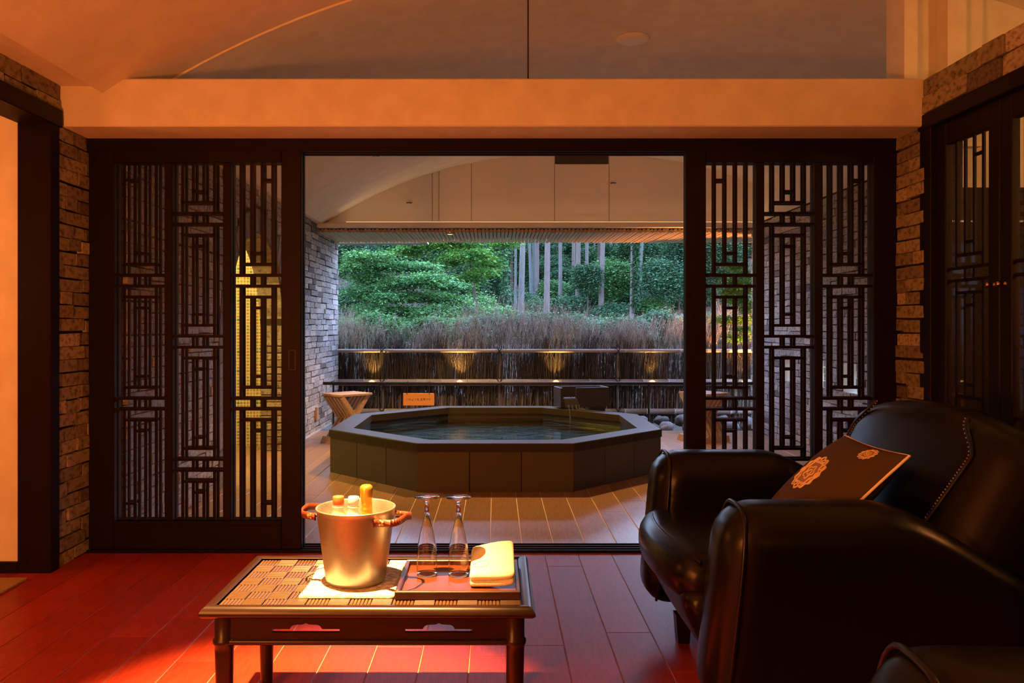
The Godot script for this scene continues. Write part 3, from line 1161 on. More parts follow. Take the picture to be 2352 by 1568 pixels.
func sliding_panel(n: String, x0: float, z: float, outer_left: bool, handle: bool) -> void:
	var p := structure(n)
	p.position = Vector3(x0, 0, z)
	var W := 1.055
	var so := 0.125
	var si := 0.1
	var l := so if outer_left else si
	var r := si if outer_left else so
	var st := tool_()
	bevel(st, Vector3(0, 0.012, -0.018), Vector3(l, 1.998, 0.018), 0.004)
	part(st, "stile", M.dark, p)
	st = tool_()
	bevel(st, Vector3(W - r, 0.012, -0.018), Vector3(W, 1.998, 0.018), 0.004)
	part(st, "stile", M.dark, p)
	st = tool_()
	bevel(st, Vector3(l, yy(376), -0.0175), Vector3(W - r, 1.998, 0.0175), 0.003)
	part(st, "rail", M.dark_x, p)
	st = tool_()
	bevel(st, Vector3(l, 0.012, -0.0175), Vector3(W - r, yy(1192), 0.0175), 0.003)
	part(st, "rail", M.dark_x, p)
	st = tool_()
	bevel(st, Vector3(l, yy(1202), -0.022), Vector3(W - r, yy(1192), 0.022), 0.003)
	part(st, "bead", M.dark_x, p)
	for k in 3:
		var a := l + k * 0.29
		lattice(p, a, a + 0.25, k == 1, -1 if k == 0 else 1)
		if k < 2:
			st = tool_()
			bevel(st, Vector3(a + 0.25, yy(1192), -0.016), Vector3(a + 0.29, yy(376), 0.016), 0.003)
			part(st, "mullion", M.dark, p)
	st = tool_()
	quad(st, Vector3(l - 0.005, yy(1194), 0), Vector3(W - r + 0.005, yy(1194), 0), Vector3(W - r + 0.005, yy(374), 0), Vector3(l - 0.005, yy(374), 0))
	part(st, "pane", M.glass, p)
	if handle:
		st = tool_()
		var hx := W - r / 2 + 0.005
		for e in [[hx - 0.018, hx - 0.014], [hx + 0.014, hx + 0.018]]:
			bevel(st, Vector3(e[0], 0.9, 0.016), Vector3(e[1], 1.0, 0.021), 0.001)
		bevel(st, Vector3(hx - 0.018, 0.9, 0.016), Vector3(hx + 0.018, 0.904, 0.021), 0.001)
		bevel(st, Vector3(hx - 0.018, 0.996, 0.016), Vector3(hx + 0.018, 1.0, 0.021), 0.001)
		part(st, "pull", M.iron, p)

# hinged glazed leaf in the right-hand partition; local x runs towards the camera
func hinged_leaf(n: String, z0: float, W: float, knob_far: bool) -> void:
	var p := structure(n)
	p.position = Vector3(2.035, 0, z0)
	p.rotation.y = -PI / 2
	var s := 0.075
	var st := tool_()
	for e in [[0.0, s], [W - s, W]]:
		st = tool_()
		bevel(st, Vector3(e[0] + 0.001, 0.01, -0.018), Vector3(e[1] - 0.001, 2.03, 0.018), 0.004)
		part(st, "stile", M.dark, p)
	st = tool_()
	bevel(st, Vector3(s, yy(376), -0.0175), Vector3(W - s, 2.03, 0.0175), 0.003)
	part(st, "rail", M.dark, p)
	st = tool_()
	bevel(st, Vector3(s, 0.01, -0.0175), Vector3(W - s, yy(1192), 0.0175), 0.003)
	part(st, "rail", M.dark, p)
	lattice(p, s, W - s, false, 1 if knob_far else -1)
	st = tool_()
	box(st, Vector3(s - 0.005, yy(1194), -0.002), Vector3(W - s + 0.005, yy(374), 0.002))
	part(st, "pane", M.glass, p)
	st = tool_()
	var kx := W - s * 0.45 if knob_far else s * 0.45
	var t := Transform3D(Basis(Vector3.RIGHT, PI / 2), Vector3(kx, 1.285, 0.018))
	lathe(st, [Vector2(0.011, 0.0), Vector2(0.011, 0.003), Vector2(0.005, 0.006), Vector2(0.005, 0.016), Vector2(0.011, 0.022), Vector2(0.013, 0.029), Vector2(0.009, 0.036), Vector2(0, 0.038)], 16, Vector3.ZERO, t)
	part(st, "knob", M.knob, p)

func build_doors() -> void:
	var st := tool_()
	cbox(st, Vector3.ZERO, Vector3.ONE)
	unit_box = mesh_of(st)
	sliding_panel("door_2", -2.018, -4.012, true, true)
	sliding_panel("door_3", -2.018, -4.063, true, false)
	sliding_panel("door_4", 0.945, -4.012, false, false)
	sliding_panel("door_5", 0.9515, -4.063, false, false)
	# frame of the glazed doors on the right
	var fr := structure("door_6")
	for e in [[Vector3(1.99, 0, -3.78), Vector3(2.14, 2.1, -3.685)], [Vector3(1.99, 0, -1.35), Vector3(2.14, 2.1, -1.27)], [Vector3(1.985, 2.03, -3.79), Vector3(2.145, 2.1, -1.26)]]:
		st = tool_()
		bevel(st, e[0], e[1], 0.004)
		part(st, "casing", M.dark, fr)
	hinged_leaf("door_7", -3.683, 0.46, true)
	hinged_leaf("door_8", -3.221, 0.46, false)
	hinged_leaf("door_9", -2.759, 0.46, true)
	hinged_leaf("door_10", -2.297, 0.46, false)
	hinged_leaf("door_11", -1.835, 0.48, true)

# ---------------------------------------------------------------- table and what stands on it
func build_table() -> void:
	var t := thing("coffee_table", "low dark lacquered wooden table with woven rattan top and cut-out apron", "table", Vector3(-0.3265, 0, -2.2855))
	var hx := 0.4285
	var hz := 0.2415
	var st: SurfaceTool
	# rounded rim, mitred
	var prof := [Vector2(0, 0.399), Vector2(0.006, 0.403), Vector2(0.02, 0.403), Vector2(0.027, 0.398), Vector2(0.033, 0.388), Vector2(0.033, 0.381), Vector2(0.026, 0.375), Vector2(0.0, 0.375)]
	var corners := [Vector2(-1, 1), Vector2(1, 1), Vector2(1, -1), Vector2(-1, -1)]
	for k in 4:
		var a: Vector2 = corners[k]
		var b: Vector2 = corners[(k + 1) % 4]
		st = tool_()
		smooth(st, 3)
		for i in prof.size() - 1:
			var q := []
			for e in [[prof[i], a], [prof[i], b], [prof[i + 1], b], [prof[i + 1], a]]:
				var pr: Vector2 = e[0]
				var c: Vector2 = e[1]
				q.append(Vector3(c.x * (hx - 0.033 + pr.x), pr.y, c.y * (hz - 0.033 + pr.x)))
			quad(st, q[0], q[1], q[2], q[3])
		part(st, "rim", M.table, t)
	st = tool_()
	box(st, Vector3(-hx + 0.034, 0.377, -hz + 0.034), Vector3(hx - 0.034, 0.3915, hz - 0.034))
	part(st, "top_board", M.table, t)
	# woven squares, ribs alternately along and across
	var nx := 14
	var nz := 7
	var wx := (hx * 2 - 0.07) / nx
	var wz := (hz * 2 - 0.07) / nz
	var sq := []
	for dir in 2:
		st = tool_()
		for k in 6:
			var c := (k + 0.5) / 6.0 - 0.5
			if dir: bevel(st, Vector3(-wx / 2 + 0.001, 0, (c - 0.07) * wz), Vector3(wx / 2 - 0.001, 0.0046, (c + 0.07) * wz), 0.0015)
			else: bevel(st, Vector3((c - 0.07) * wx, 0, -wz / 2 + 0.001), Vector3((c + 0.07) * wx, 0.0046, wz / 2 - 0.001), 0.0015)
		sq.append(mesh_of(st))
	for i in nx:
		for j in nz:
			var d := (i + j) % 2
			var o := put(sq[d], "woven_square", M.weave[d], t)
			o.position = Vector3(-hx + 0.035 + (i + 0.5) * wx, 0.3912 + 0.0012 * d, -hz + 0.035 + (j + 0.5) * wz)
	# apron with cloud-shaped openings, moulding under it
	var ax := hx - 0.045
	var az := hz - 0.042
	for e in [[Vector3(0, 0, az), 0.0, ax], [Vector3(0, 0, -az), PI, ax], [Vector3(ax, 0, 0), PI / 2, az], [Vector3(-ax, 0, 0), -PI / 2, az]]:
		var w: float = e[2]
		var c := CSGCombiner3D.new()
		c.name = "apron"
		t.add_child(c, true)
		c.position = e[0]
		c.rotation.y = e[1]
		var b := CSGBox3D.new()
		b.size = Vector3(w * 2, 0.068, 0.012)
		b.position = Vector3(0, 0.342, 0)
		b.material = M.table
		c.add_child(b)
		var centers: Array = [-0.425 * w, 0.47 * w] if w > 0.3 else [0.0]
		for cx in centers:
			var g := CSGPolygon3D.new()
			var s := 0.087
			g.polygon = PackedVector2Array([Vector2(-s, 0.328), Vector2(s, 0.328), Vector2(s, 0.337), Vector2(0.48 * s, 0.337), Vector2(0.42 * s, 0.345), Vector2(0.34 * s, 0.348), Vector2(0.1 * s, 0.349), Vector2(0, 0.3525), Vector2(-0.1 * s, 0.349), Vector2(-0.34 * s, 0.348), Vector2(-0.42 * s, 0.345), Vector2(-0.48 * s, 0.337), Vector2(-s, 0.337)])
			g.depth = 0.06
			g.position = Vector3(cx, 0, 0.03)
			g.operation = CSGShape3D.OPERATION_SUBTRACTION
			g.material = M.table
			c.add_child(g)
	for k in 4:
		var a: Vector2 = corners[k]
		var b: Vector2 = corners[(k + 1) % 4]
		st = tool_()
		tube(st, [Vector3(a.x * (ax + 0.008), 0.304, a.y * (az + 0.008)), Vector3(b.x * (ax + 0.008), 0.304, b.y * (az + 0.008))], 0.008, 8)
		part(st, "moulding", M.table, t)
	for c in corners:
		st = tool_()
		lathe(st, [Vector2(0, 0), Vector2(0.0165, 0), Vector2(0.0175, 0.01), Vector2(0.0185, 0.04), Vector2(0.024, 0.28), Vector2(0.0245, 0.294), Vector2(0.028, 0.298), Vector2(0.029, 0.304), Vector2(0.028, 0.31), Vector2(0.0245, 0.314), Vector2(0.0245, 0.376)], 20, Vector3(c.x * (ax - 0.006), 0, c.y * (az - 0.006)))
		part(st, "leg", M.table, t)

	# napkin under the bucket
	var top := 0.397
	st = tool_()
	var fn := func(u: float, v: float) -> Vector3:
		var p := Vector3(lerpf(-0.522, -0.271, u), top + 0.0075, lerpf(-2.138, -2.415, v))
		p.y += 0.0012 * sin(u * 9.0) * sin(v * 7.0)
		p.x += 0.004 * sin(v * 5.0)
		return p
	sheet(st, 16, 16, fn)
	var skirt := func(a: Vector3, b: Vector3):
		quad(st, Vector3(a.x, top, a.z), Vector3(b.x, top, b.z), b, a)
	for k in 16:
		skirt.call(fn.call(k / 16.0, 0.0), fn.call((k + 1) / 16.0, 0.0))
		skirt.call(fn.call(1.0, k / 16.0), fn.call(1.0, (k + 1) / 16.0))
		skirt.call(fn.call(1.0 - k / 16.0, 1.0), fn.call(1.0 - (k + 1) / 16.0, 1.0))
		skirt.call(fn.call(0.0, 1.0 - k / 16.0), fn.call(0.0, 1.0 - (k + 1) / 16.0))
	one(st, "folded_napkin", M.linen, "white folded napkin lying flat under the ice bucket", "napkin")

	# ice bucket
	var bk := thing("ice_bucket", "brushed metal ice bucket with brown leather handles on a white napkin", "ice bucket", Vector3(-0.392, top + 0.0085, -2.262))
	st = tool_()
	lathe(st, [Vector2(0, 0.0), Vector2(0.074, 0.0), Vector2(0.081, 0.004), Vector2(0.084, 0.012), Vector2(0.1075, 0.19), Vector2(0.1085, 0.202), Vector2(0.111, 0.2045), Vector2(0.1112, 0.207), Vector2(0.1085, 0.2085), Vector2(0.1055, 0.205), Vector2(0.1035, 0.185), Vector2(0.081, 0.016), Vector2(0, 0.012)], 64)
	part(st, "pail", M.metal, bk)
	for s in [-1, 1]:
		var h := Node3D.new()
		h.name = "handle"
		bk.add_child(h, true)
		h.rotation.y = (-0.38 if s > 0 else -0.38 + PI)
		# leather strap: a flat loop standing off the side
		st = tool_()
		smooth(st, 4)
		var loop := []
		for k in 25:
			var q := k / 24.0
			var a := lerpf(-1.0, 1.0, q)
			var out := 0.108 + 0.052 * pow(maxf(0.0, 1.0 - pow(absf(a), 3.2)), 0.6)
			var z := 0.062 * a
			if absf(a) > 0.9: out = sqrt(0.108 * 0.108 - z * z) + 0.004
			loop.append(Vector3(out, 0.182 + 0.012 * (1 - absf(a)), z))
		for k in 24:
			var a: Vector3 = loop[k]
			var b: Vector3 = loop[k + 1]
			var na := Vector3(b.z - a.z, 0, a.x - b.x).normalized() * 0.0022
			for g in [[1.0, 1], [-1.0, -1]]:
				var o: Vector3 = na * g[0]
				var hh := Vector3(0, 0.0095, 0)
				if g[1] > 0: quad(st, a + o - hh, a + o + hh, b + o + hh, b + o - hh)
				else: quad(st, b + o - hh, b + o + hh, a + o + hh, a + o - hh)
			quad(st, a + na + Vector3(0, 0.0095, 0), a - na + Vector3(0, 0.0095, 0), b - na + Vector3(0, 0.0095, 0), b + na + Vector3(0, 0.0095, 0))
			quad(st, a - na - Vector3(0, 0.0095, 0), a + na - Vector3(0, 0.0095, 0), b + na - Vector3(0, 0.0095, 0), b - na - Vector3(0, 0.0095, 0))
		part(st, "strap", M.strap, h)
		for z in [-0.052, 0.052]:
			st = tool_()
			var dir := Vector3(0.1, 0, z * 0.9).normalized()
			var bt := Transform3D(Basis(Quaternion(Vector3.UP, dir)), Vector3(0.1075, 0.184, z))
			lathe(st, [Vector2(0.0055, -0.01), Vector2(0.0055, 0.002), Vector2(0.0095, 0.003), Vector2(0.0095, 0.006), Vector2(0.006, 0.01), Vector2(0.007, 0.014), Vector2(0.004, 0.018), Vector2(0, 0.019)], 14, Vector3.ZERO, bt)
			part(st, "rivet", M.brass, h)

	# what cools in the bucket
	var bb := Vector3(-0.392, top + 0.022, -2.262)
	for e in [[Vector3(-0.045, 0, 0.02), M.cap_red, "clear water bottle with a red cap standing in the ice bucket", 0.0, 0.226], [Vector3(-0.024, 0, -0.043), M.cap_white, "clear water bottle with a pale blue cap leaning in the ice bucket", -0.05, 0.212]]:
		var w := thing("water_bottle", e[2], "bottle", bb + e[0])
		w.rotation.z = e[3]
		var H: float = e[4]
		st = tool_()
		lathe(st, [Vector2(0, 0), Vector2(0.026, 0), Vector2(0.0285, 0.006), Vector2(0.0285, 0.14), Vector2(0.0275, 0.15), Vector2(0.024, H - 0.062), Vector2(0.013, H - 0.035), Vector2(0.012, H - 0.026), Vector2(0.012, H - 0.004)], 28)
		part(st, "bottle_body", M.pet, w)
		st = tool_()
		lathe(st, [Vector2(0.014, H - 0.031), Vector2(0.0165, H - 0.029), Vector2(0.0165, H - 0.027), Vector2(0.0125, H - 0.0255)], 24)
		part(st, "neck_ring", M.pet, w)
		st = tool_()
		lathe(st, [Vector2(0.0145, H - 0.022), Vector2(0.0155, H - 0.02), Vector2(0.0155, H - 0.001), Vector2(0.0145, H + 0.001), Vector2(0, H + 0.002)], 28)
		part(st, "cap", e[1], w)
	var ch := thing("champagne_bottle", "champagne bottle with gold foil neck standing in the ice bucket", "bottle", bb + Vector3(0.036, 0, -0.002))
	ch.rotation.z = 0.03
	st = tool_()
	lathe(st, [Vector2(0, 0.0), Vector2(0.034, 0.0), Vector2(0.036, 0.006), Vector2(0.036, 0.09), Vector2(0.033, 0.11), Vector2(0.022, 0.14), Vector2(0.016, 0.16), Vector2(0.0145, 0.175)], 28)
	var green := mat(lin(0.02, 0.05, 0.02), 0.08)
	part(st, "bottle_body", green, ch)
	st = tool_()
	var pf := [Vector2(0.0178, 0.148)]
	for k in 15:
		pf.append(Vector2(0.0155 + 0.0005 * sin(k * 1.9), 0.158 + k * 0.004))
	pf.append_array([Vector2(0.0178, 0.219), Vector2(0.0172, 0.224), Vector2(0.0183, 0.231), Vector2(0.0176, 0.237), Vector2(0.0183, 0.244), Vector2(0.0165, 0.251), Vector2(0.012, 0.2545), Vector2(0, 0.255)])
	lathe(st, pf, 28)
	part(st, "foil", M.foil, ch)

	# tray
	var tr := thing("wooden_tray", "square dark red wooden tray with low rim holding two flutes and a towel", "tray", Vector3(-0.1, top, -2.27))
	st = tool_()
	bevel(st, Vector3(-0.163, 0.0, -0.144), Vector3(0.163, 0.008, 0.144), 0.002)
	part(st, "tray_base", M.tray, tr)
	for e in [[Vector3(-0.166, 0, 0.136), Vector3(0.166, 0.023, 0.147)], [Vector3(-0.166, 0, -0.147), Vector3(0.166, 0.023, -0.136)], [Vector3(-0.166, 0, -0.136), Vector3(-0.155, 0.023, 0.136)], [Vector3(0.155, 0, -0.136), Vector3(0.166, 0.023, 0.136)]]:
		st = tool_()
		bevel(st, e[0], e[1], 0.002)
		part(st, "tray_rim", M.tray_rim, tr)
	# flutes, upside down
	for e in [[Vector3(-0.197, top + 0.0085, -2.316), "upturned champagne flute next to the ice bucket"], [Vector3(-0.106, top + 0.0085, -2.312), "upturned champagne flute next to the folded towel"]]:
		var g := thing("champagne_flute", e[1], "glass", e[0], 0.0, "upturned flutes on the tray")
		st = tool_()
		lathe(st, [Vector2(0, 0.181), Vector2(0.0045, 0.177), Vector2(0.0067, 0.166), Vector2(0.0115, 0.148), Vector2(0.0186, 0.122), Vector2(0.0256, 0.085), Vector2(0.0283, 0.045), Vector2(0.0282, 0.01), Vector2(0.0279, 0.0006), Vector2(0.0283, 0.0), Vector2(0.029, 0.0006), Vector2(0.0292, 0.01), Vector2(0.0293, 0.045), Vector2(0.0266, 0.085), Vector2(0.0196, 0.122), Vector2(0.0126, 0.148), Vector2(0.0084, 0.166), Vector2(0.0068, 0.178), Vector2(0.0059, 0.19), Vector2(0.0058, 0.2005), Vector2(0, 0.2005)], 44)
		part(st, "bowl", M.flute, g)
		st = tool_()
		lathe(st, [Vector2(0, 0.2008), Vector2(0.0058, 0.2008), Vector2(0.0062, 0.206), Vector2(0.0078, 0.212), Vector2(0.011, 0.2165), Vector2(0.022, 0.2203), Vector2(0.0355, 0.222), Vector2(0.0366, 0.2232), Vector2(0.0355, 0.2244), Vector2(0.012, 0.2236), Vector2(0, 0.2234)], 44)
		part(st, "foot", M.flute, g)
	# folded towel
	var tw := thing("folded_towel", "cream folded hand towel on the right side of the tray", "towel", Vector3(-0.009, top + 0.008, -2.285))
	var leaf_fold := func(y_base: float, thick: float, shrink: float) -> SurfaceTool:
		var s2 := tool_()
		var f := func(p: Vector3) -> float:
			var lift := 0.042 * smoothstep(-0.07, 0.11, p.z * -0.8 + p.x * 0.75)
			var q := p - Vector3(0, y_base + thick / 2 + lift, 0)
			return rbox(q, Vector3(0.062 - shrink, thick / 2, 0.094 - shrink), thick * 0.49)
		field(s2, f, Vector3(-0.075, -0.006, -0.105), Vector3(0.075, 0.085, 0.105), 0.0045)
		return s2
	part(leaf_fold.call(0.003, 0.018, 0.001), "towel_layer", M.towel, tw)
	part(leaf_fold.call(0.0195, 0.022, 0.0), "towel_layer", M.towel, tw)
	st = tool_()
	var oval := []
	for k in 32:
		var a := TAU * k / 32
		var p := Vector3(-0.032 + 0.022 * cos(a), 0, 0.02 + 0.018 * sin(a))
		p.y = 0.0423 + 0.042 * smoothstep(-0.07, 0.11, p.z * -0.8 + p.x * 0.75)
		oval.append(p)
	tube(st, oval, 0.0012, 5, true)
	part(st, "embossed_mark", M.linen, tw)

# ---------------------------------------------------------------- armchairs
func arm_top(x: float) -> float:
	return 0.645 - 0.21 * smoothstep(0.0, 0.5, x)

func make_chair() -> Node3D:
	var t := thing("leather_armchair", "black leather club armchair with brown cushion beside the coffee table", "armchair", Vector3.ZERO, 0.0, "black leather armchairs")
	var st: SurfaceTool
	for s in [-1.0, 1.0]:
		var a := Node3D.new()
		a.name = "armrest"
		t.add_child(a, true)
		st = tool_()
		var f := func(p: Vector3) -> float:
			var q := p
			q.x += 0.10 * (0.64 - p.y)
			q.y = p.y * 0.645 / arm_top(p.x)
			q.z -= s * (0.445 - 0.03 * (0.5 - p.y))
			return rbox(q - Vector3(0.03, 0.365, 0), Vector3(0.43, 0.28, 0.125), 0.1) * 0.85
		field(st, f, Vector3(-0.56, 0.04, s * 0.44 - 0.18), Vector3(0.54, 0.7, s * 0.44 + 0.18), 0.021)
		part(st, "arm_padding", M.leather, a)
		# piping round the front of the arm
		var loop := []
		for k in 33:
			var ang := lerpf(-0.35 * PI, 1.35 * PI, k / 32.0)
			var cz := signf(cos(ang)) * pow(absf(cos(ang)), 0.55) * 0.122
			var cy := signf(sin(ang)) * pow(absf(sin(ang)), 0.55) * 0.276 + 0.365
			loop.append(Vector3(-0.352 - 0.10 * (0.64 - cy), cy, s * (0.445 - 0.03 * (0.5 - cy)) + cz))
		st = tool_()
		tube(st, loop, 0.006, 6)
		part(st, "piping", M.piping, a)
	# base with a belly that draws in towards the floor
	st = tool_()
	var fb := func(p: Vector3) -> float:
		var q := p
		q.x += -0.16 * pow(maxf(0.0, (0.36 - p.y) / 0.28), 1.6) * (1.0 if p.x < 0 else 0.0) + 0.10 * (p.z * p.z) * (-1.0 if p.x < 0 else 0.0)
		return rbox(q - Vector3(-0.02, 0.225, 0), Vector3(0.46, 0.145, 0.36), 0.05) * 0.8
	field(st, fb, Vector3(-0.56, 0.04, -0.42), Vector3(0.5, 0.42, 0.42), 0.022)
	part(st, "base", M.leather, t)
	# seat cushion with a bulging nose
	var se := Node3D.new()
	se.name = "seat"
	t.add_child(se, true)
	st = tool_()
	var fs := func(p: Vector3) -> float:
		var q := p
		q.x += (-0.55 * p.z * p.z) * smoothstep(0.1, -0.4, p.x)
		q.y -= 0.02 * (1.0 - pow(p.z / 0.36, 2.0))
		return rbox(q - Vector3(-0.135, 0.375, 0), Vector3(0.385, 0.075, 0.335), 0.065) * 0.85
	field(st, fs, Vector3(-0.58, 0.26, -0.38), Vector3(0.3, 0.5, 0.38), 0.019)
	part(st, "seat_cushion", M.leather, se)
	var nose := []
	for k in 25:
		var z := lerpf(-0.325, 0.325, k / 24.0)
		nose.append(Vector3(-0.47 + 0.55 * z * z, 0.452 + 0.012 - 0.2 * z * z, z))
	st = tool_()
	tube(st, nose, 0.0055, 6)
	part(st, "piping", M.piping, se)
	# back
	var bk := Node3D.new()
	bk.name = "backrest"
	t.add_child(bk, true)
	var tilt := 0.52
	var fk := func(p: Vector3) -> float:
		var q := p - Vector3(0.36, 0.5, 0)
		q = Vector3(q.x * cos(tilt) - q.y * sin(tilt), q.x * sin(tilt) + q.y * cos(tilt), q.z)
		q.y -= 0.06 * (1.0 - pow(p.z / 0.5, 2.0))
		q.x += 0.05 * (1.0 - pow(p.z / 0.5, 2.0))
		return rbox(q, Vector3(0.125, 0.315, 0.5), 0.11) * 0.85
	st = tool_()
	field(st, fk, Vector3(0.0, 0.15, -0.56), Vector3(0.76, 0.95, 0.56), 0.023)
	part(st, "back_padding", M.leather, bk)
	for s in [-1.0, 1.0]:
		var seam := []
		var dots := tool_()
		for k in 41:
			var q := k / 40.0
			var y := lerpf(-0.12, 0.27, q)
			var z: float = s * (0.335 + 0.05 * q - 0.1 * smoothstep(0.75, 1.0, q))
			var x := -0.1275 - 0.05 * (1.0 - pow(z / 0.5, 2.0))
			var yb := y + 0.06 * (1.0 - pow(z / 0.5, 2.0))
			var w := Vector3(x * cos(tilt) + yb * sin(tilt), -x * sin(tilt) + yb * cos(tilt), z) + Vector3(0.36, 0.5, 0)
			seam.append(w)
			if k % 1 == 0:
				var c := w + Vector3(-0.002, 0.0, -s * 0.014)
				cbox(dots, c, Vector3(0.003, 0.004, 0.002))
		st = tool_()
		tube(st, seam, 0.006, 6)
		part(st, "piping", M.piping, bk)
		part(dots, "stitching", M.stitch, bk)
	for e in [[-0.335, -0.24], [-0.335, 0.24], [0.36, -0.3], [0.36, 0.3]]:
		st = tool_()
		prism(st, PackedVector2Array([Vector2(-0.02, 0), Vector2(0.02, 0), Vector2(0.028, 0.1), Vector2(-0.028, 0.1)]), -0.025, 0.025, Transform3D(Basis(), Vector3(e[0], 0, e[1])))
		part(st, "leg", M.leg, t)
	return t

func pillow_point(u: float, v: float, up: float) -> Vector3:
	var hx := 0.215 * u * (1.0 - 0.05 * (1.0 - v * v))
	var hy := 0.215 * v * (1.0 - 0.05 * (1.0 - u * u))
	var th := 0.068 * pow(maxf(0.0, 1.0 - pow(absf(u), 2.6)), 0.6) * pow(maxf(0.0, 1.0 - pow(absf(v), 2.6)), 0.6) + 0.004
	return Vector3(hx, hy, th * up)

func crest(parent: Node, u0: float, v0: float, r: float) -> void:
	var lift := func(u: float, v: float, h: float) -> Vector3:
		return pillow_point(u, v, 1.0) + Vector3(0, 0, h)
	var st := tool_()
	sheet(st, 5, 32, func(a, b): return lift.call(u0 + r * 0.86 * a * cos(TAU * b), v0 + r * 0.86 * a * sin(TAU * b), 0.0012))
	part(st, "crest_field", M.cushion_gold, parent)
	st = tool_()
	for ring in [[0.98, 12, 0.08, 0.0026], [0.72, 6, 0.12, 0.0022], [0.36, 5, 0.18, 0.002], [0.16, 0, 0.0, 0.002]]:
		var p := []
		for k in 60:
			var a := TAU * k / 60
			var q: float = r * ring[0] * (1.0 + ring[2] * cos(a * ring[1]))
			p.append(lift.call(u0 + q * cos(a), v0 + q * sin(a), 0.002))
		tube(st, p, ring[3] * (r / 0.3), 5, true)
	for k in 10:
		var a := TAU * k / 10
		var p := []
		for j in 14:
			var b := TAU * j / 14
			var c := Vector2(0.80 + 0.14 * cos(b), 0.16 * sin(b)).rotated(a) * r
			p.append(lift.call(u0 + c.x, v0 + c.y, 0.002))
		tube(st, p, 0.0018 * (r / 0.3), 5, true)
	part(st, "embroidery", M.gold, parent)

func build_chairs() -> void:
	var chair := make_chair()
	chair.position = Vector3(1.0, 0, -2.625)
	M.cushion_gold = mat(lin(0.34, 0.2, 0.09), 0.7)
	# scatter cushion
	var c := thing("scatter_cushion", "brown square cushion with pale piping and gold round crest leaning in the armchair", "cushion")
	var vy := Vector3(0.72, 0.69, 0).normalized()
	var ux := Vector3(0, 0, 1)
	c.transform = Transform3D(Basis(ux, vy, ux.cross(vy)), Vector3(1.05, 0.592, -2.56))
	var st := tool_()
	sheet(st, 28, 28, func(a, b): return pillow_point(a * 2 - 1, b * 2 - 1, 1.0))
	sheet(st, 28, 28, func(a, b): return pillow_point(1 - a * 2, b * 2 - 1, -1.0))
	part(st, "cover", M.cushion, c)
	var edge := []
	for k in 4:
		for j in 20:
			var q := -1.0 + 2.0 * j / 20
			edge.append([pillow_point(q, -1, 0), pillow_point(1, q, 0), pillow_point(-q, 1, 0), pillow_point(-1, -q, 0)][k])
	st = tool_()
	tube(st, edge, 0.0045, 8, true)
	part(st, "piping", M.cream, c)
	var cr := Node3D.new()
	cr.name = "crest"
	c.add_child(cr, true)
	crest(cr, -0.1, 0.05, 0.33)
	var cr2 := Node3D.new()
	cr2.name = "crest"
	c.add_child(cr2, true)
	crest(cr2, 0.56, 0.74, 0.13)
	# second armchair, of which one arm shows
	var b := chair.duplicate()
	b.name = numbered("leather_armchair")
	add_child(b)
	tag(b, "black leather armchair of which only a rounded arm shows, next to the larger armchair", "armchair", "black leather armchairs")
	b.position = Vector3(0.925, 0, -0.69)
	b.rotation.y = deg_to_rad(-4)

# ---------------------------------------------------------------- the tub
func octagon(r: float) -> PackedVector2Array:
	var p := PackedVector2Array()
	for k in 8:
		var a := PI / 8 + k * PI / 4
		p.append(Vector2(cos(a), sin(a)) * r / cos(PI / 8))
	return p

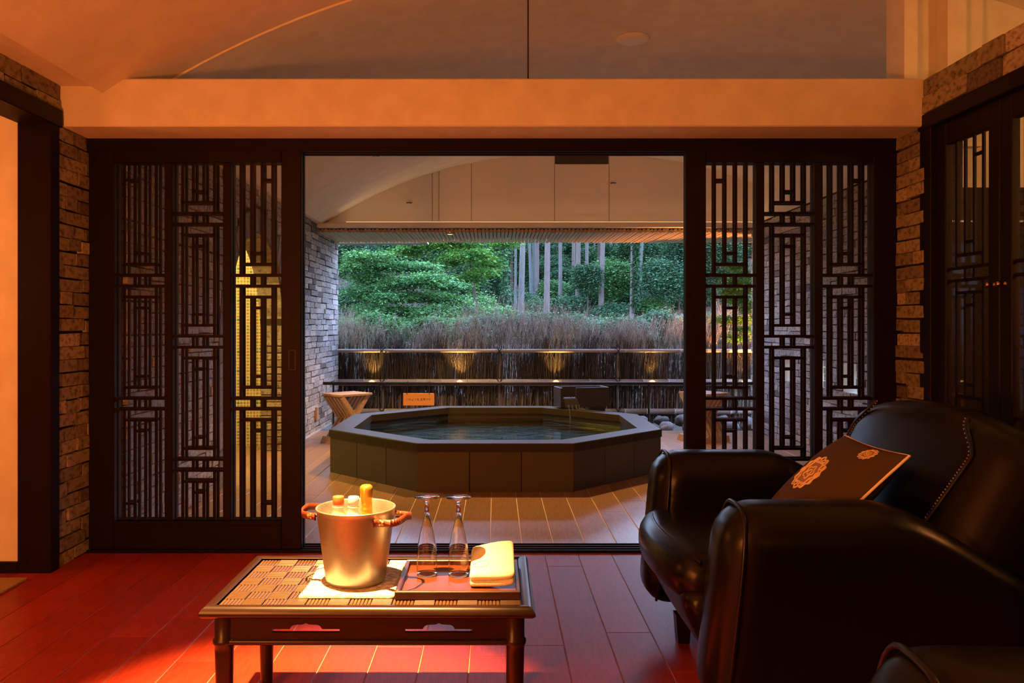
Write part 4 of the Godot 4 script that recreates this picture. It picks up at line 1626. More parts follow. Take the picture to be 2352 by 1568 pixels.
func build_tub() -> void:
	var C := Vector3(0.0, 0, -6.70)
	var t := thing("stone_hot_tub", "octagonal dark granite hot tub filled with water on the terrace boards", "hot tub", C)
	var R := 1.275
	var H := 0.328
	var out := octagon(R)
	var side := octagon(R - 0.008)
	var inn := octagon(R - 0.175)
	var wall := octagon(R - 0.165)
	var st: SurfaceTool
	for k in 8:
		var a := out[k]
		var b := out[(k + 1) % 8]
		var ai := inn[k]
		var bi := inn[(k + 1) % 8]
		# rim stone
		st = tool_()
		flat(st)
		var e := 0.006
		var ao := octagon(R - e)[k]
		var bo := octagon(R - e)[(k + 1) % 8]
		var V := func(p: Vector2, y: float) -> Vector3: return Vector3(p.x, y, p.y)
		quad(st, V.call(bo, H), V.call(ao, H), V.call(ai, H), V.call(bi, H))
		quad(st, V.call(b, H - e), V.call(a, H - e), V.call(ao, H), V.call(bo, H))
		quad(st, V.call(b, H - 0.058), V.call(a, H - 0.058), V.call(a, H - e), V.call(b, H - e))
		quad(st, V.call(ai, H - 0.058), V.call(bi, H - 0.058), V.call(bi, H), V.call(ai, H))
		quad(st, V.call(a, H - 0.058), V.call(b, H - 0.058), V.call(bi, H - 0.058), V.call(ai, H - 0.058))
		part(st, "rim_stone", M.rim, t)
		# three facing slabs
		var sa := side[k]
		var sb := side[(k + 1) % 8]
		for j in 3:
			var p := sa.lerp(sb, j / 3.0 + (0.003 if j else 0.0))
			var q := sa.lerp(sb, (j + 1) / 3.0 - (0.003 if j < 2 else 0.0))
			var n := (-(p + q)).normalized() * 0.02
			st = tool_()
			var pl := [p, q, q + n, p + n]
			quad(st, V.call(pl[1], 0.0), V.call(pl[0], 0.0), V.call(pl[0], H - 0.058), V.call(pl[1], H - 0.058))
			quad(st, V.call(pl[0], 0.0), V.call(pl[3], 0.0), V.call(pl[3], H - 0.058), V.call(pl[0], H - 0.058))
			quad(st, V.call(pl[2], 0.0), V.call(pl[1], 0.0), V.call(pl[1], H - 0.058), V.call(pl[2], H - 0.058))
			part(st, "facing_slab", M.granite if (k + j) % 2 else M.granite2, t)
	# basin inside: walls and floor below deck level
	st = tool_()
	var back := octagon(R - 0.03)
	for k in 8:
		var a := wall[k]
		var b := wall[(k + 1) % 8]
		var a2 := back[k]
		var b2 := back[(k + 1) % 8]
		quad(st, Vector3(a.x, 0.012, a.y), Vector3(b.x, 0.012, b.y), Vector3(b.x, H - 0.058, b.y), Vector3(a.x, H - 0.058, a.y))
		quad(st, Vector3(b2.x, 0.005, b2.y), Vector3(a2.x, 0.005, a2.y), Vector3(a2.x, H - 0.058, a2.y), Vector3(b2.x, H - 0.058, b2.y))
		tri(st, Vector3(0, 0.012, 0), Vector3(b.x, 0.012, b.y), Vector3(a.x, 0.012, a.y))
	part(st, "basin", M.inner, t)
	# water
	st = tool_()
	var w := octagon(R - 0.166)
	var y := 0.225
	for k in 8:
		var a := w[k]
		var b := w[(k + 1) % 8]
		tri(st, Vector3(0, y, 0), Vector3(b.x, y, b.y), Vector3(a.x, y, a.y))
		tri(st, Vector3(0, 0.013, 0), Vector3(a.x, 0.013, a.y), Vector3(b.x, 0.013, b.y))
		quad(st, Vector3(b.x, 0.013, b.y), Vector3(a.x, 0.013, a.y), Vector3(a.x, y, a.y), Vector3(b.x, y, b.y))
	var wt := one(st, "tub_water", M.water, "dark still water filling the octagonal tub", "water")
	wt.position = C
	wt.set_meta("kind", "stuff")
	# spout trough behind the far right corner
	var sp := thing("stone_water_spout", "dark stone water trough pouring into the hot tub", "spout", Vector3(0.83, 0, -7.80), deg_to_rad(14))
	st = tool_()
	bevel(st, Vector3(0.08, 0.0, -0.11), Vector3(0.24, 0.345, 0.03), 0.006)
	part(st, "pedestal", M.inner, sp)
	st = tool_()
	box(st, Vector3(-0.245, 0.345, -0.11), Vector3(0.245, 0.365, 0.11))
	for e in [[Vector3(-0.245, 0.365, -0.11), Vector3(0.245, 0.53, -0.088)], [Vector3(-0.09, 0.365, 0.088), Vector3(0.245, 0.53, 0.11)], [Vector3(0.223, 0.365, -0.088), Vector3(0.245, 0.53, 0.088)], [Vector3(-0.245, 0.365, -0.088), Vector3(-0.223, 0.53, 0.11)], [Vector3(-0.223, 0.365, 0.088), Vector3(-0.09, 0.43, 0.11)]]:
		box(st, e[0], e[1])
	part(st, "trough", M.inner, sp)
	st = tool_()
	var lip := func(u: float, v: float) -> Vector3:
		return Vector3(lerpf(-0.215, -0.1, u) + (u - 0.5) * 0.03 * v, 0.44 - 0.085 * v * v + 0.01 * sin(v * PI), 0.09 + 0.11 * v)
	sheet(st, 10, 10, func(u, v): return lip.call(u, 1.0 - v))
	part(st, "water_lip", M.water_thin, sp)
	st = tool_()
	for e in [[-0.195, 0.007], [-0.16, 0.005], [-0.12, 0.008], [-0.09, 0.004]]:
		tube(st, [Vector3(e[0], 0.375, 0.185), Vector3(e[0] + 0.004, 0.32, 0.21), Vector3(e[0] + 0.006, 0.222, 0.225)], [e[1], e[1] * 0.8, e[1] * 1.3], 8)
	part(st, "falling_water", M.fall, sp)

# ---------------------------------------------------------------- slatted folding stools
func build_stools() -> void:
	var t := thing("slatted_stool", "wooden slatted cross-leg stool by the blue-grey brick wall", "stool", Vector3(-1.425, 0, -7.75), deg_to_rad(44), "slatted stools beside the tub")
	var st: SurfaceTool
	var w := 0.37     # along x
	var d := 0.31     # along z
	var H := 0.475
	var n := 11
	var sw := d / n
	for k in n:
		var z := -d / 2 + (k + 0.5) * sw
		var odd := k % 2 == 1
		# leg slats cross: even ones lean one way, odd ones the other
		st = tool_()
		var a := Vector2(-w / 2 + 0.03, H - 0.022)
		var b := Vector2(w / 2 - 0.05, 0.05)
		if odd:
			a.x = -a.x
			b.x = -b.x
		var dir := (b - a).normalized()
		var nn := Vector2(-dir.y, dir.x) * 0.022
		prism(st, PackedVector2Array([a + nn, a - nn, b - nn, b + nn]), z - sw * 0.47, z + sw * 0.47)
		part(st, "leg_slat", M.stool, t)
		if not odd:
			st = tool_()
			bevel(st, Vector3(-w / 2, H - 0.022, z - sw * 0.48), Vector3(w / 2, H, z + sw * 0.48), 0.003)
			part(st, "seat_slat", M.stool, t)
		else:
			st = tool_()
			bevel(st, Vector3(-w / 2 + 0.004, H - 0.022, z - sw * 0.48), Vector3(w / 2 - 0.004, H - 0.002, z + sw * 0.48), 0.003)
			part(st, "seat_slat", M.stool, t)
	for s in [-1, 1]:
		st = tool_()
		prism(st, PackedVector2Array([Vector2(-0.06, 0), Vector2(0.045, 0), Vector2(0.03, 0.06), Vector2(-0.03, 0.06)]), -d / 2 - 0.01, d / 2 + 0.01, Transform3D(Basis(), Vector3(s * (w / 2 - 0.045), 0, 0)))
		part(st, "foot_bar", M.stool, t)
	var b := t.duplicate()
	b.name = numbered("slatted_stool")
	add_child(b)
	tag(b, "wooden slatted cross-leg stool seen through the lattice door on the right", "stool", "slatted stools beside the tub")
	b.position = Vector3(2.03, 0, -7.85)
	b.rotation.y = deg_to_rad(-58)

# ---------------------------------------------------------------- rail, sign, small things at the deck edge
func build_edge() -> void:
	var zr := -8.72
	var t := thing("terrace_handrail", "thin dark metal handrail on posts along the far edge of the terrace", "handrail", Vector3(0, 0, zr))
	var st := tool_()
	tube(st, [Vector3(-1.866, 0.497, 0), Vector3(3.4, 0.497, 0)], 0.017, 10)
	part(st, "rail", M.iron, t)
	for x in [-1.755, 1.66, 3.3]:
		st = tool_()
		tube(st, [Vector3(x, -0.25, 0), Vector3(x, 0.49, 0)], 0.011, 8)
		part(st, "post", M.iron, t)
	# warning sign on two cords
	var s := thing("warning_sign", "small orange wooden sign with Japanese writing hanging from the handrail", "sign", Vector3(-0.828, 0.327, zr + 0.03))
	st = tool_()
	bevel(st, Vector3(-0.167, -0.066, -0.005), Vector3(0.167, 0.066, 0.005), 0.002)
	part(st, "board", M.sign, s)
	for x in [-0.125, 0.115]:
		st = tool_()
		tube(st, [Vector3(x, 0.05, 0.006), Vector3(x, 0.075, 0.004), Vector3(x - 0.003, 0.15, -0.012), Vector3(x, 0.19, -0.02), Vector3(x + 0.004, 0.192, -0.04), Vector3(x + 0.002, 0.15, -0.045)], 0.0035, 6)
		part(st, "cord", M.cord, s)
	var strokes := {
		"ko": [[[.2, .25], [.5, .2], [.8, .25], [.7, .33]], [[.2, .75], [.35, .85], [.85, .82]]],
		"re": [[[.3, .1], [.3, .95]], [[.1, .3], [.35, .28], [.1, .75]], [[.35, .45], [.6, .25], [.68, .35], [.65, .75], [.75, .88], [.95, .75]]],
		"yo": [[[.55, .1], [.55, .75], [.4, .9], [.2, .82], [.3, .7], [.5, .7], [.85, .9]], [[.55, .35], [.85, .33]]],
		"ri": [[[.3, .15], [.25, .45], [.35, .55]], [[.65, .1], [.72, .5], [.6, .8], [.4, .95]]],
		"saki": [[[.3, .1], [.2, .3]], [[.25, .25], [.8, .25]], [[.5, .08], [.5, .5]], [[.1, .5], [.9, .5]], [[.38, .5], [.33, .75], [.12, .95]], [[.6, .5], [.6, .85], [.7, .92], [.92, .9], [.92, .75]]],
		"ki": [[[.4, .05], [.2, .25]], [[.35, .15], [.65, .15], [.5, .3]], [[.1, .32], [.9, .32]], [[.22, .32], [.2, .65], [.08, .95]], [[.4, .5], [.75, .5], [.75, .68], [.6, .68]], [[.4, .5], [.4, .88], [.5, .95], [.9, .93], [.9, .8]]],
		"ken": [[[.12, .08], [.12, .95]], [[.12, .1], [.32, .1], [.2, .35], [.33, .5], [.2, .6]], [[.65, .05], [.4, .35]], [[.65, .05], [.95, .35]], [[.52, .32], [.8, .32]], [[.45, .45], [.88, .45], [.88, .65], [.45, .65], [.45, .45]], [[.66, .32], [.66, .65], [.4, .95]], [[.68, .65], [.95, .95]]],
		"de": [[[.1, .25], [.85, .2], [.5, .5], [.5, .8], [.75, .92]], [[.72, .4], [.78, .5]], [[.85, .35], [.92, .45]]],
		"su": [[[.1, .28], [.9, .28]], [[.55, .08], [.55, .55], [.42, .65], [.35, .52], [.52, .45], [.58, .7], [.4, .95]]]}
	var x := -0.135
	st = tool_()
	for c in ["ko", "re", "yo", "ri", "saki", "", "ki", "ken", "de", "su"]:
		if c == "":
			x += 0.011
			continue
		for line in strokes[c]:
			for k in line.size() - 1:
				var p := Vector2(x + line[k][0] * 0.026, 0.014 - line[k][1] * 0.028)
				var q := Vector2(x + line[k + 1][0] * 0.026, 0.014 - line[k + 1][1] * 0.028)
				var dd := (q - p).normalized()
				var nn := Vector2(-dd.y, dd.x) * 0.0012
				prism(st, PackedVector2Array([p - dd * 0.0008 + nn, p - dd * 0.0008 - nn, q + dd * 0.0008 - nn, q + dd * 0.0008 + nn]), 0.005, 0.0058)
		x += 0.0285
	part(st, "lettering", M.ink, s)
	# wall light box, unlit, on the left wall
	var wb := thing("wall_step_light", "small brown unlit light box on the left terrace brick wall", "wall light", Vector3(-1.9, 0.2, -8.42))
	st = tool_()
	bevel(st, Vector3(0.0, -0.06, -0.045), Vector3(0.045, 0.075, 0.045), 0.006)
	part(st, "housing", M.stool, wb)
	st = tool_()
	box(st, Vector3(0.01, -0.062, -0.035), Vector3(0.04, -0.058, 0.035))
	part(st, "diffuser", M.white_metal, wb)
	# rocks in the gutter beyond the deck
	var r := RandomNumberGenerator.new()
	r.seed = 4
	var spots := []
	for k in 20:
		spots.append(Vector3(0.95 + (k % 10) * 0.235 + r.randf_range(-0.02, 0.02), 0.0, -8.92 - (k / 10) * 0.24 + r.randf_range(-0.02, 0.02)))
	for k in spots.size():
		var m := SphereMesh.new()
		m.radius = 0.5
		m.height = 1.0
		m.radial_segments = 18
		m.rings = 10
		var arr := m.get_mesh_arrays()
		var vs: PackedVector3Array = arr[Mesh.ARRAY_VERTEX]
		var nz := noise(1.3, 3, 40 + k)
		for i in vs.size():
			vs[i] *= 1.0 + 0.35 * nz.get_noise_3dv(vs[i] * 1.2 + Vector3(k, 0, 0))
		arr[Mesh.ARRAY_VERTEX] = vs
		var am := ArrayMesh.new()
		am.add_surface_from_arrays(Mesh.PRIMITIVE_TRIANGLES, arr)
		var s2 := SurfaceTool.new()
		s2.create_from(am, 0)
		s2.generate_normals()
		var o := put(s2.commit(), numbered("river_rock"), M.rock[k % 3], self)
		var sz := r.randf_range(0.13, 0.16)
		o.scale = Vector3(sz * 1.25, sz * 0.8, sz)
		o.rotation.y = r.randf() * TAU
		o.position = spots[k] + Vector3(0, 0.0 + 0.04 * (k / 10), 0)
		tag(o, "rounded grey river rock in the gutter beyond the terrace boards", "rock", "rocks in the gutter")
	# lamp recessed in the bamboo soffit
	var dl := thing("soffit_downlight", "small round lit downlight in the bamboo soffit", "downlight", Vector3(-0.49, 2.106, -8.68))
	st = tool_()
	lathe(st, [Vector2(0.026, 0.0), Vector2(0.042, -0.004), Vector2(0.044, 0.0), Vector2(0.044, 0.012), Vector2(0.026, 0.012)], 24)
	part(st, "trim_ring", M.brass, dl)
	st = tool_()
	lathe(st, [Vector2(0, 0.001), Vector2(0.028, 0.001), Vector2(0.028, 0.009), Vector2(0, 0.009)], 20)
	part(st, "lens", glow(lin(1.0, 0.62, 0.22), 9.0), dl)
	spot(Vector3(-0.49, 2.09, -8.68), Vector3(-0.49, 0, -8.4), lin(1.0, 0.55, 0.2), 3.0, 55.0, 0.6, 0.03)

# ---------------------------------------------------------------- brushwood fence
func bamboo_rail(parent: Node, a: Vector3, b: Vector3, r: float, m: Material, called: String, sd: int) -> void:
	var g := RandomNumberGenerator.new()
	g.seed = sd
	var pts := []
	var rad := []
	var L := a.distance_to(b)
	var s := 0.0
	while s < L:
		var p := a.lerp(b, s / L)
		pts.append(p); rad.append(r)
		var node := minf(L, s + g.randf_range(0.24, 0.34))
		if node >= L - 0.05: break
		for e in [[-0.008, r], [-0.003, r * 1.12], [0.002, r * 1.12], [0.007, r]]:
			pts.append(a.lerp(b, (node + e[0]) / L)); rad.append(e[1])
		s = node + 0.02
	pts.append(b); rad.append(r)
	var st := tool_()
	tube(st, pts, rad, 12)
	part(st, called, m, parent)

func twig_mesh(n: int, h: float, lean: float, rad: float, branches: int, cols: Array, sd: int) -> ArrayMesh:
	var g := RandomNumberGenerator.new()
	g.seed = sd
	var st := tool_()
	for k in n:
		st.set_color(cols[g.randi() % cols.size()])
		var p := Vector3(g.randf_range(-0.1, 0.1), 0, g.randf_range(-0.03, 0.03))
		var dir := Vector3(g.randf_range(-lean, lean), 1, g.randf_range(-lean, lean) * 0.5).normalized()
		var hh := h * g.randf_range(0.7, 1.05)
		var bend := Vector3(g.randf_range(-1, 1), 0, g.randf_range(-0.4, 0.4)) * lean * 0.35 * hh
		var pts := [p, p + dir * hh * 0.5 + bend * 0.3, p + dir * hh + bend]
		var rr := rad * g.randf_range(0.6, 1.3)
		tube(st, pts, [rr, rr * 0.8, rr * 0.35], 4, false, false)
		for j in branches:
			var q := g.randf_range(0.3, 0.95)
			var o := p + dir * hh * q + bend * q * q
			var bd := (dir + Vector3(g.randf_range(-0.9, 0.9), g.randf_range(-0.1, 0.3), g.randf_range(-0.6, 0.6))).normalized()
			tube(st, [o, o + bd * hh * g.randf_range(0.12, 0.3)], [rr * 0.5, rr * 0.2], 3, false, false)
	return mesh_of(st)

func scatter(parent: Node, mesh: Mesh, m: Material, xf: Array, called: String, cols: Array = []) -> void:
	if xf.is_empty(): return
	var mm := MultiMesh.new()
	mm.transform_format = MultiMesh.TRANSFORM_3D
	mm.use_colors = not cols.is_empty()
	mm.mesh = mesh
	mm.instance_count = xf.size()
	for k in xf.size():
		mm.set_instance_transform(k, xf[k])
		if not cols.is_empty(): mm.set_instance_color(k, cols[k])
	var o := MultiMeshInstance3D.new()
	o.name = called
	o.multimesh = mm
	o.material_override = m
	parent.add_child(o, true)
	tag(o, "", "", "", "stuff")

const ZF := -9.75

func build_fence() -> void:
	var t := thing("brushwood_fence", "rustic brushwood fence with bamboo rails beyond the terrace", "fence", Vector3(0, 0, ZF))
	var k := 1.0 * -ZF / F
	for e in [[943.0, 0.034, 1], [877.0, 0.04, 2], [805.0, 0.022, 3]]:
		var y: float = EYE - (e[0] - VY) * k
		bamboo_rail(t, Vector3(-2.2, y, 0.07), Vector3(5.4, y, 0.07), e[1], M.bamboo, "bamboo_rail", e[2])
	for u in [880.0, 1147.0, 1417.0, 1686.0]:
		bamboo_rail(t, Vector3((u - VX) * k, -0.2, 0.03), Vector3((u - VX) * k, EYE - (808 - VY) * k, 0.03), 0.019, M.bamboo_post, "bamboo_post", int(u))
		for v in [943.0, 877.0, 805.0]:
			var c := Vector3((u - VX) * k, EYE - (v - VY) * k, 0.06)
			var st := tool_()
			for s in [-1, 1]:
				var lp := []
				for j in 14:
					var a := TAU * j / 14
					lp.append(c + Vector3(s * 0.035 * sin(a), 0.05 * sin(a), 0.056 * cos(a)))
				tube(st, lp, 0.006, 5, true)
			part(st, "binding_cord", M.cord, t)
	var g := RandomNumberGenerator.new()
	g.seed = 99
	var brown := [Color(0.099, 0.084, 0.065), Color(0.155, 0.130, 0.102), Color(0.062, 0.053, 0.040), Color(0.211, 0.180, 0.143)]
	var pale := [Color(0.248, 0.211, 0.174), Color(0.155, 0.124, 0.099), Color(0.322, 0.279, 0.236), Color(0.074, 0.059, 0.046)]
	var tips := [Color(0.40, 0.30, 0.22), Color(0.30, 0.235, 0.175), Color(0.5, 0.4, 0.3), Color(0.2, 0.16, 0.12), Color(0.46, 0.4, 0.33)]
	var low := []
	for j in 3: low.append(twig_mesh(9, 0.52, 0.05, 0.0085, 1, pale, 200 + j))
	var mid := []
	for j in 3: mid.append(twig_mesh(13, 0.62, 0.1, 0.0042, 2, brown, 210 + j))
	var up := []
	for j in 4: up.append(twig_mesh(7, 0.62, 0.42, 0.0014, 7, tips, 220 + j))
	for j in 3:
		var xf := []
		for i in 150:
			xf.append(Transform3D(Basis.from_scale(Vector3(1, g.randf_range(0.85, 1.05), 1)), Vector3(g.randf_range(-2.2, 5.3), -0.06, g.randf_range(-0.03, 0.02))))
		scatter(t, low[j], M.twig, xf, "stick_screen")
	for j in 3:
		var xf := []
		for i in 125:
			xf.append(Transform3D(Basis.from_scale(Vector3(1, g.randf_range(0.85, 1.1), 1)), Vector3(g.randf_range(-2.2, 5.3), g.randf_range(0.30, 0.42), g.randf_range(-0.05, 0.03))))
		scatter(t, mid[j], M.twig, xf, "twig_screen")
	for j in 4:
		var xf := []
		for i in 85:
			var x := g.randf_range(-2.2, 5.3)
			var hgt := 0.75 + 0.4 * (0.5 + 0.5 * sin(x * 2.3 + 1.0)) * g.randf_range(0.6, 1.2)
			xf.append(Transform3D(Basis(Vector3.UP, g.randf_range(-0.6, 0.6)).scaled(Vector3(1, hgt, 1)), Vector3(x, g.randf_range(0.66, 0.86), g.randf_range(-0.12, 0.02))))
		scatter(t, up[j], M.twig, xf, "brush_tips")
	# five little lamps on the middle rail
	var ym := EYE - (877.0 - VY) * k
	var near := ["beside the left brick wall", "above the hanging sign", "left of the water spout", "right of the water spout", "behind the lattice door on the right"]
	var us := [858.0, 1057.0, 1275.0, 1493.0, 1702.0]
	for j in 5:
		var c := Vector3((us[j] - VX) * k, ym + 0.004, ZF + 0.14)
		var f := thing("fence_uplight", "glowing amber lamp on the fence rail " + near[j], "garden light", c, 0.0, "lamps on the fence rail")
		var st := tool_()
		lathe(st, [Vector2(0, -0.02), Vector2(0.022, -0.018), Vector2(0.034, -0.006), Vector2(0.036, 0.004), Vector2(0.03, 0.006), Vector2(0.0, 0.005)], 20)
		part(st, "lamp_cup", M.brass, f)
		st = tool_()
		lathe(st, [Vector2(0.0, 0.004), Vector2(0.032, 0.006), Vector2(0.03, 0.014), Vector2(0.016, 0.024), Vector2(0.0, 0.028)], 16)
		part(st, "bulb", glow(lin(1.0, 0.5, 0.09), 9.0), f)
		spot(c + Vector3(0, 0.036, 0), c + Vector3(0, 1.0, -0.28), lin(1.0, 0.5, 0.13), [0.4, 0.62, 0.45, 0.22, 0.22][j], 40.0, 1.0, 0.015)

# ---------------------------------------------------------------- the wooded slope
func ground_y(d: float) -> float:
	var pts := [[8.5, -0.2], [11.0, -0.35], [14.0, 0.1], [20.0, 0.6], [40.0, 1.1], [45.0, 1.8], [50.0, 2.7], [56.0, 4.1], [64.0, 6.0], [90.0, 10.2], [120.0, 20.0]]
	for k in pts.size() - 1:
		if d <= pts[k + 1][0]:
			return lerpf(pts[k][1], pts[k + 1][1], clampf((d - pts[k][0]) / (pts[k + 1][0] - pts[k][0]), 0, 1))
	return 20.0

func leaf_cluster(n: int, size: float, spread: Vector3, droop: float, sd: int) -> ArrayMesh:
	var g := RandomNumberGenerator.new()
	g.seed = sd
	var st := tool_()
	for k in n:
		var c := Vector3(g.randfn(0, 0.5), g.randfn(0, 0.5), g.randfn(0, 0.5)).clamp(-Vector3.ONE, Vector3.ONE) * spread
		var a := g.randf() * TAU
		var fwd := Vector3(cos(a), -droop * g.randf(), sin(a)).normalized()
		var side := fwd.cross(Vector3(g.randfn(0, 0.5), 1, g.randfn(0, 0.5)).normalized()).normalized()
		var l := size * g.randf_range(0.7, 1.3)
		var w := l * g.randf_range(0.32, 0.48)
		var nrm := side.cross(fwd).normalized() * l * 0.08
		st.set_color(Color.WHITE * g.randf_range(0.62, 1.05))
		tri(st, c, c + fwd * l * 0.45 + side * w * 0.5 + nrm, c + fwd * l)
		tri(st, c, c + fwd * l, c + fwd * l * 0.45 - side * w * 0.5 + nrm)
	return mesh_of(st)

var clusters := {}

# a crown made of blobs: each [centre, radii, count]
func crown(parent: Node, kind: String, blobs: Array, cols: Array, g: RandomNumberGenerator, called := "foliage", shell := 0.55, scale_ := 1.0) -> void:
	var xf := []
	var cc := []
	for b in blobs:
		for i in b[2]:
			var v := Vector3(g.randfn(), g.randfn(), g.randfn()).normalized() * pow(g.randf(), shell)
			var p: Vector3 = b[0] + v * b[1]
			var s := g.randf_range(0.75, 1.35) * scale_
			xf.append(Transform3D(Basis.from_euler(Vector3(g.randf_range(-0.25, 0.25), g.randf() * TAU, g.randf_range(-0.25, 0.25))).scaled(Vector3.ONE * s), p))
			cc.append((cols[g.randi() % cols.size()] as Color) * g.randf_range(0.75, 1.2))
	scatter(parent, clusters[kind], M.leaf, xf, called, cc)

func trunk(parent: Node, a: Vector3, b: Vector3, r0: float, r1: float, m: Material, called := "trunk") -> void:
	var st := tool_()
	var pts := []
	var rad := []
	for k in 9:
		var q := k / 8.0
		pts.append(a.lerp(b, q) + Vector3(0.02 * r0 * sin(q * 9.0), 0, 0))
		rad.append(lerpf(r0, r1, q) * (1.0 + 0.25 * exp(-q * 30.0)))
	tube(st, pts, rad, 12)
	part(st, called, m, parent)

func build_forest() -> void:
	var st := tool_()
	smooth(st)
	# slope
	var g := RandomNumberGenerator.new()
	g.seed = 7
	var ds := [8.6, 9.4, 10.5, 12.0, 14.0, 17.0, 20.0, 26.0, 32.0, 40.0, 45.0, 50.0, 56.0, 64.0, 76.0, 90.0, 120.0]
	for i in ds.size() - 1:
		for j in 24:
			var xa := lerpf(-1, 1, j / 24.0)
			var xb := lerpf(-1, 1, (j + 1) / 24.0)
			var wa: float = 8.0 + ds[i] * 0.8
			var wb: float = 8.0 + ds[i + 1] * 0.8
			quad(st, Vector3(xa * wa, ground_y(ds[i]), -ds[i]), Vector3(xb * wa, ground_y(ds[i]), -ds[i]), Vector3(xb * wb, ground_y(ds[i + 1]), -ds[i + 1]), Vector3(xa * wb, ground_y(ds[i + 1]), -ds[i + 1]))
	solid("ground_slope", st, M.soil)
	st = tool_()
	box(st, Vector3(-4.0, -0.5, -9.3), Vector3(6.0, -0.16, -8.62))
	solid("ground_gutter", st, M.soil)
	clusters.maple = leaf_cluster(52, 0.052, Vector3(0.2, 0.05, 0.2), 0.5, 1)
	clusters.broad = leaf_cluster(44, 0.1, Vector3(0.32, 0.2, 0.32), 0.4, 2)
	clusters.far = leaf_cluster(30, 0.3, Vector3(0.8, 0.5, 0.8), 0.5, 3)
	clusters.vine = leaf_cluster(12, 0.16, Vector3(0.16, 0.3, 0.16), 0.9, 4)
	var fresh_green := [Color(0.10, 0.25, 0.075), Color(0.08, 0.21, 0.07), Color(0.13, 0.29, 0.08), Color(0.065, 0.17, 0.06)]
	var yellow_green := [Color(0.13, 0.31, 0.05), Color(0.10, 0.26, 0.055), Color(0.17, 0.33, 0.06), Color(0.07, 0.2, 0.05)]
	var blue_green := [Color(0.065, 0.15, 0.075), Color(0.085, 0.19, 0.09), Color(0.10, 0.21, 0.105), Color(0.055, 0.12, 0.06)]
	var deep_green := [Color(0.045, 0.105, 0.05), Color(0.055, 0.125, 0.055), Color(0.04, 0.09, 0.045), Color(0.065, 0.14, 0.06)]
	# --- tall straight cedars: [top u, base u, base v, width px, bark, bare top v or 0]
	var cedars := [[1201, 1195, 753, 13.5, 0], [1226, 1226, 700, 8, 2], [1234, 1233.6, 690, 8.5, 1], [1257.7, 1255, 742, 13.5, 1], [1286.8, 1287, 705, 8.5, 0], [1318, 1316.6, 660, 8.5, 1], [1328.6, 1326.4, 715, 11, 1], [1348, 1347, 660, 8, 0], [1356, 1356, 615, 5.5, 3], [1384.5, 1380, 722, 11.5, 1], [1375, 1374, 650, 5.5, 3], [1403, 1404, 600, 7, 2], [1416, 1415.5, 592, 7, 1], [1453, 1450.5, 738, 8.5, 1], [1474.6, 1465.7, 722, 8, 2], [1145, 1144, 733, 7.5, 0], [1162, 1164, 700, 8, 1], [1184.5, 1184, 716, 6, 2], [1174, 1176, 690, 6.5, 3], [966, 966, 655, 11, 1], [1026, 1024, 690, 12.5, 3], [1216, 1221, 702, 7, 2], [1365, 1364, 620, 4.5, 2], [1423, 1422, 600, 4.5, 3], [860, 861, 660, 8, 3]]
	for e in cedars:
		var d := 40.0 + maxf(0.0, 752.0 - e[2]) * 0.16
		var a := at(e[1], e[2] + 6, d)
		var b := at(e[0], 548, d)
		var tip := a + (b - a) * ((at(0, 250, d).y - a.y) / (b.y - a.y))
		var r: float = e[3] / 2.0 * d / F
		var how: String = ["pale grey", "reddish brown", "blue grey", "dark brown"][e[4]]
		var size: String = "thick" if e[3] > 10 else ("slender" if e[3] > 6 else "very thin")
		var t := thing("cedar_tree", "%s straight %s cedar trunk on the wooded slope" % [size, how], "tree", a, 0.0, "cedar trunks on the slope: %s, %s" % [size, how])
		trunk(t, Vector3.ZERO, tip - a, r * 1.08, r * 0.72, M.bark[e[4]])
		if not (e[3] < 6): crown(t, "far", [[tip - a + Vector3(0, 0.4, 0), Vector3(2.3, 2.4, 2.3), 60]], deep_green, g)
	# --- two trunks wrapped in climbing leaves
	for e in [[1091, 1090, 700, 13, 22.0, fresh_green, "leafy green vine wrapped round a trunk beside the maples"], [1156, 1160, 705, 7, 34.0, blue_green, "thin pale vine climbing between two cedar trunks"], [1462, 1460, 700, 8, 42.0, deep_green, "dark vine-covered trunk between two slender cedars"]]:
		var d: float = e[4]
		var a := at(e[1], e[2], d)
		var b := at(e[0], 530, d)
		var t := thing("vine_covered_trunk", e[6], "tree", a)
		var r: float = e[3] / 2.0 * d / F
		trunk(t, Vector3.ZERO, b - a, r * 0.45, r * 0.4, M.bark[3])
		var bl := []
		for k in 14: bl.append([(b - a) * (k / 13.0), Vector3(r * 0.9, (b - a).length() / 24.0, r * 0.9), 16])
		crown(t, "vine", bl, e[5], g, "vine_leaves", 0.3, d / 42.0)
	# --- maples on the left, spreading in tiers
	var mp := at(870, 790, 15.0)
	mp.y = ground_y(15.0)
	var t := thing("japanese_maple", "bright green maple with leaves in spreading tiers behind the fence", "tree", mp)
	trunk(t, Vector3.ZERO, Vector3(0.15, 1.3, -0.1), 0.06, 0.03, M.bark[3])
	trunk(t, Vector3(0.1, 0.8, 0), Vector3(-0.6, 2.1, 0.1), 0.02, 0.007, M.bark[3], "branch")
	trunk(t, Vector3(0.1, 0.9, 0), Vector3(0.9, 1.9, 0.2), 0.02, 0.007, M.bark[3], "branch")
	var blobs := []
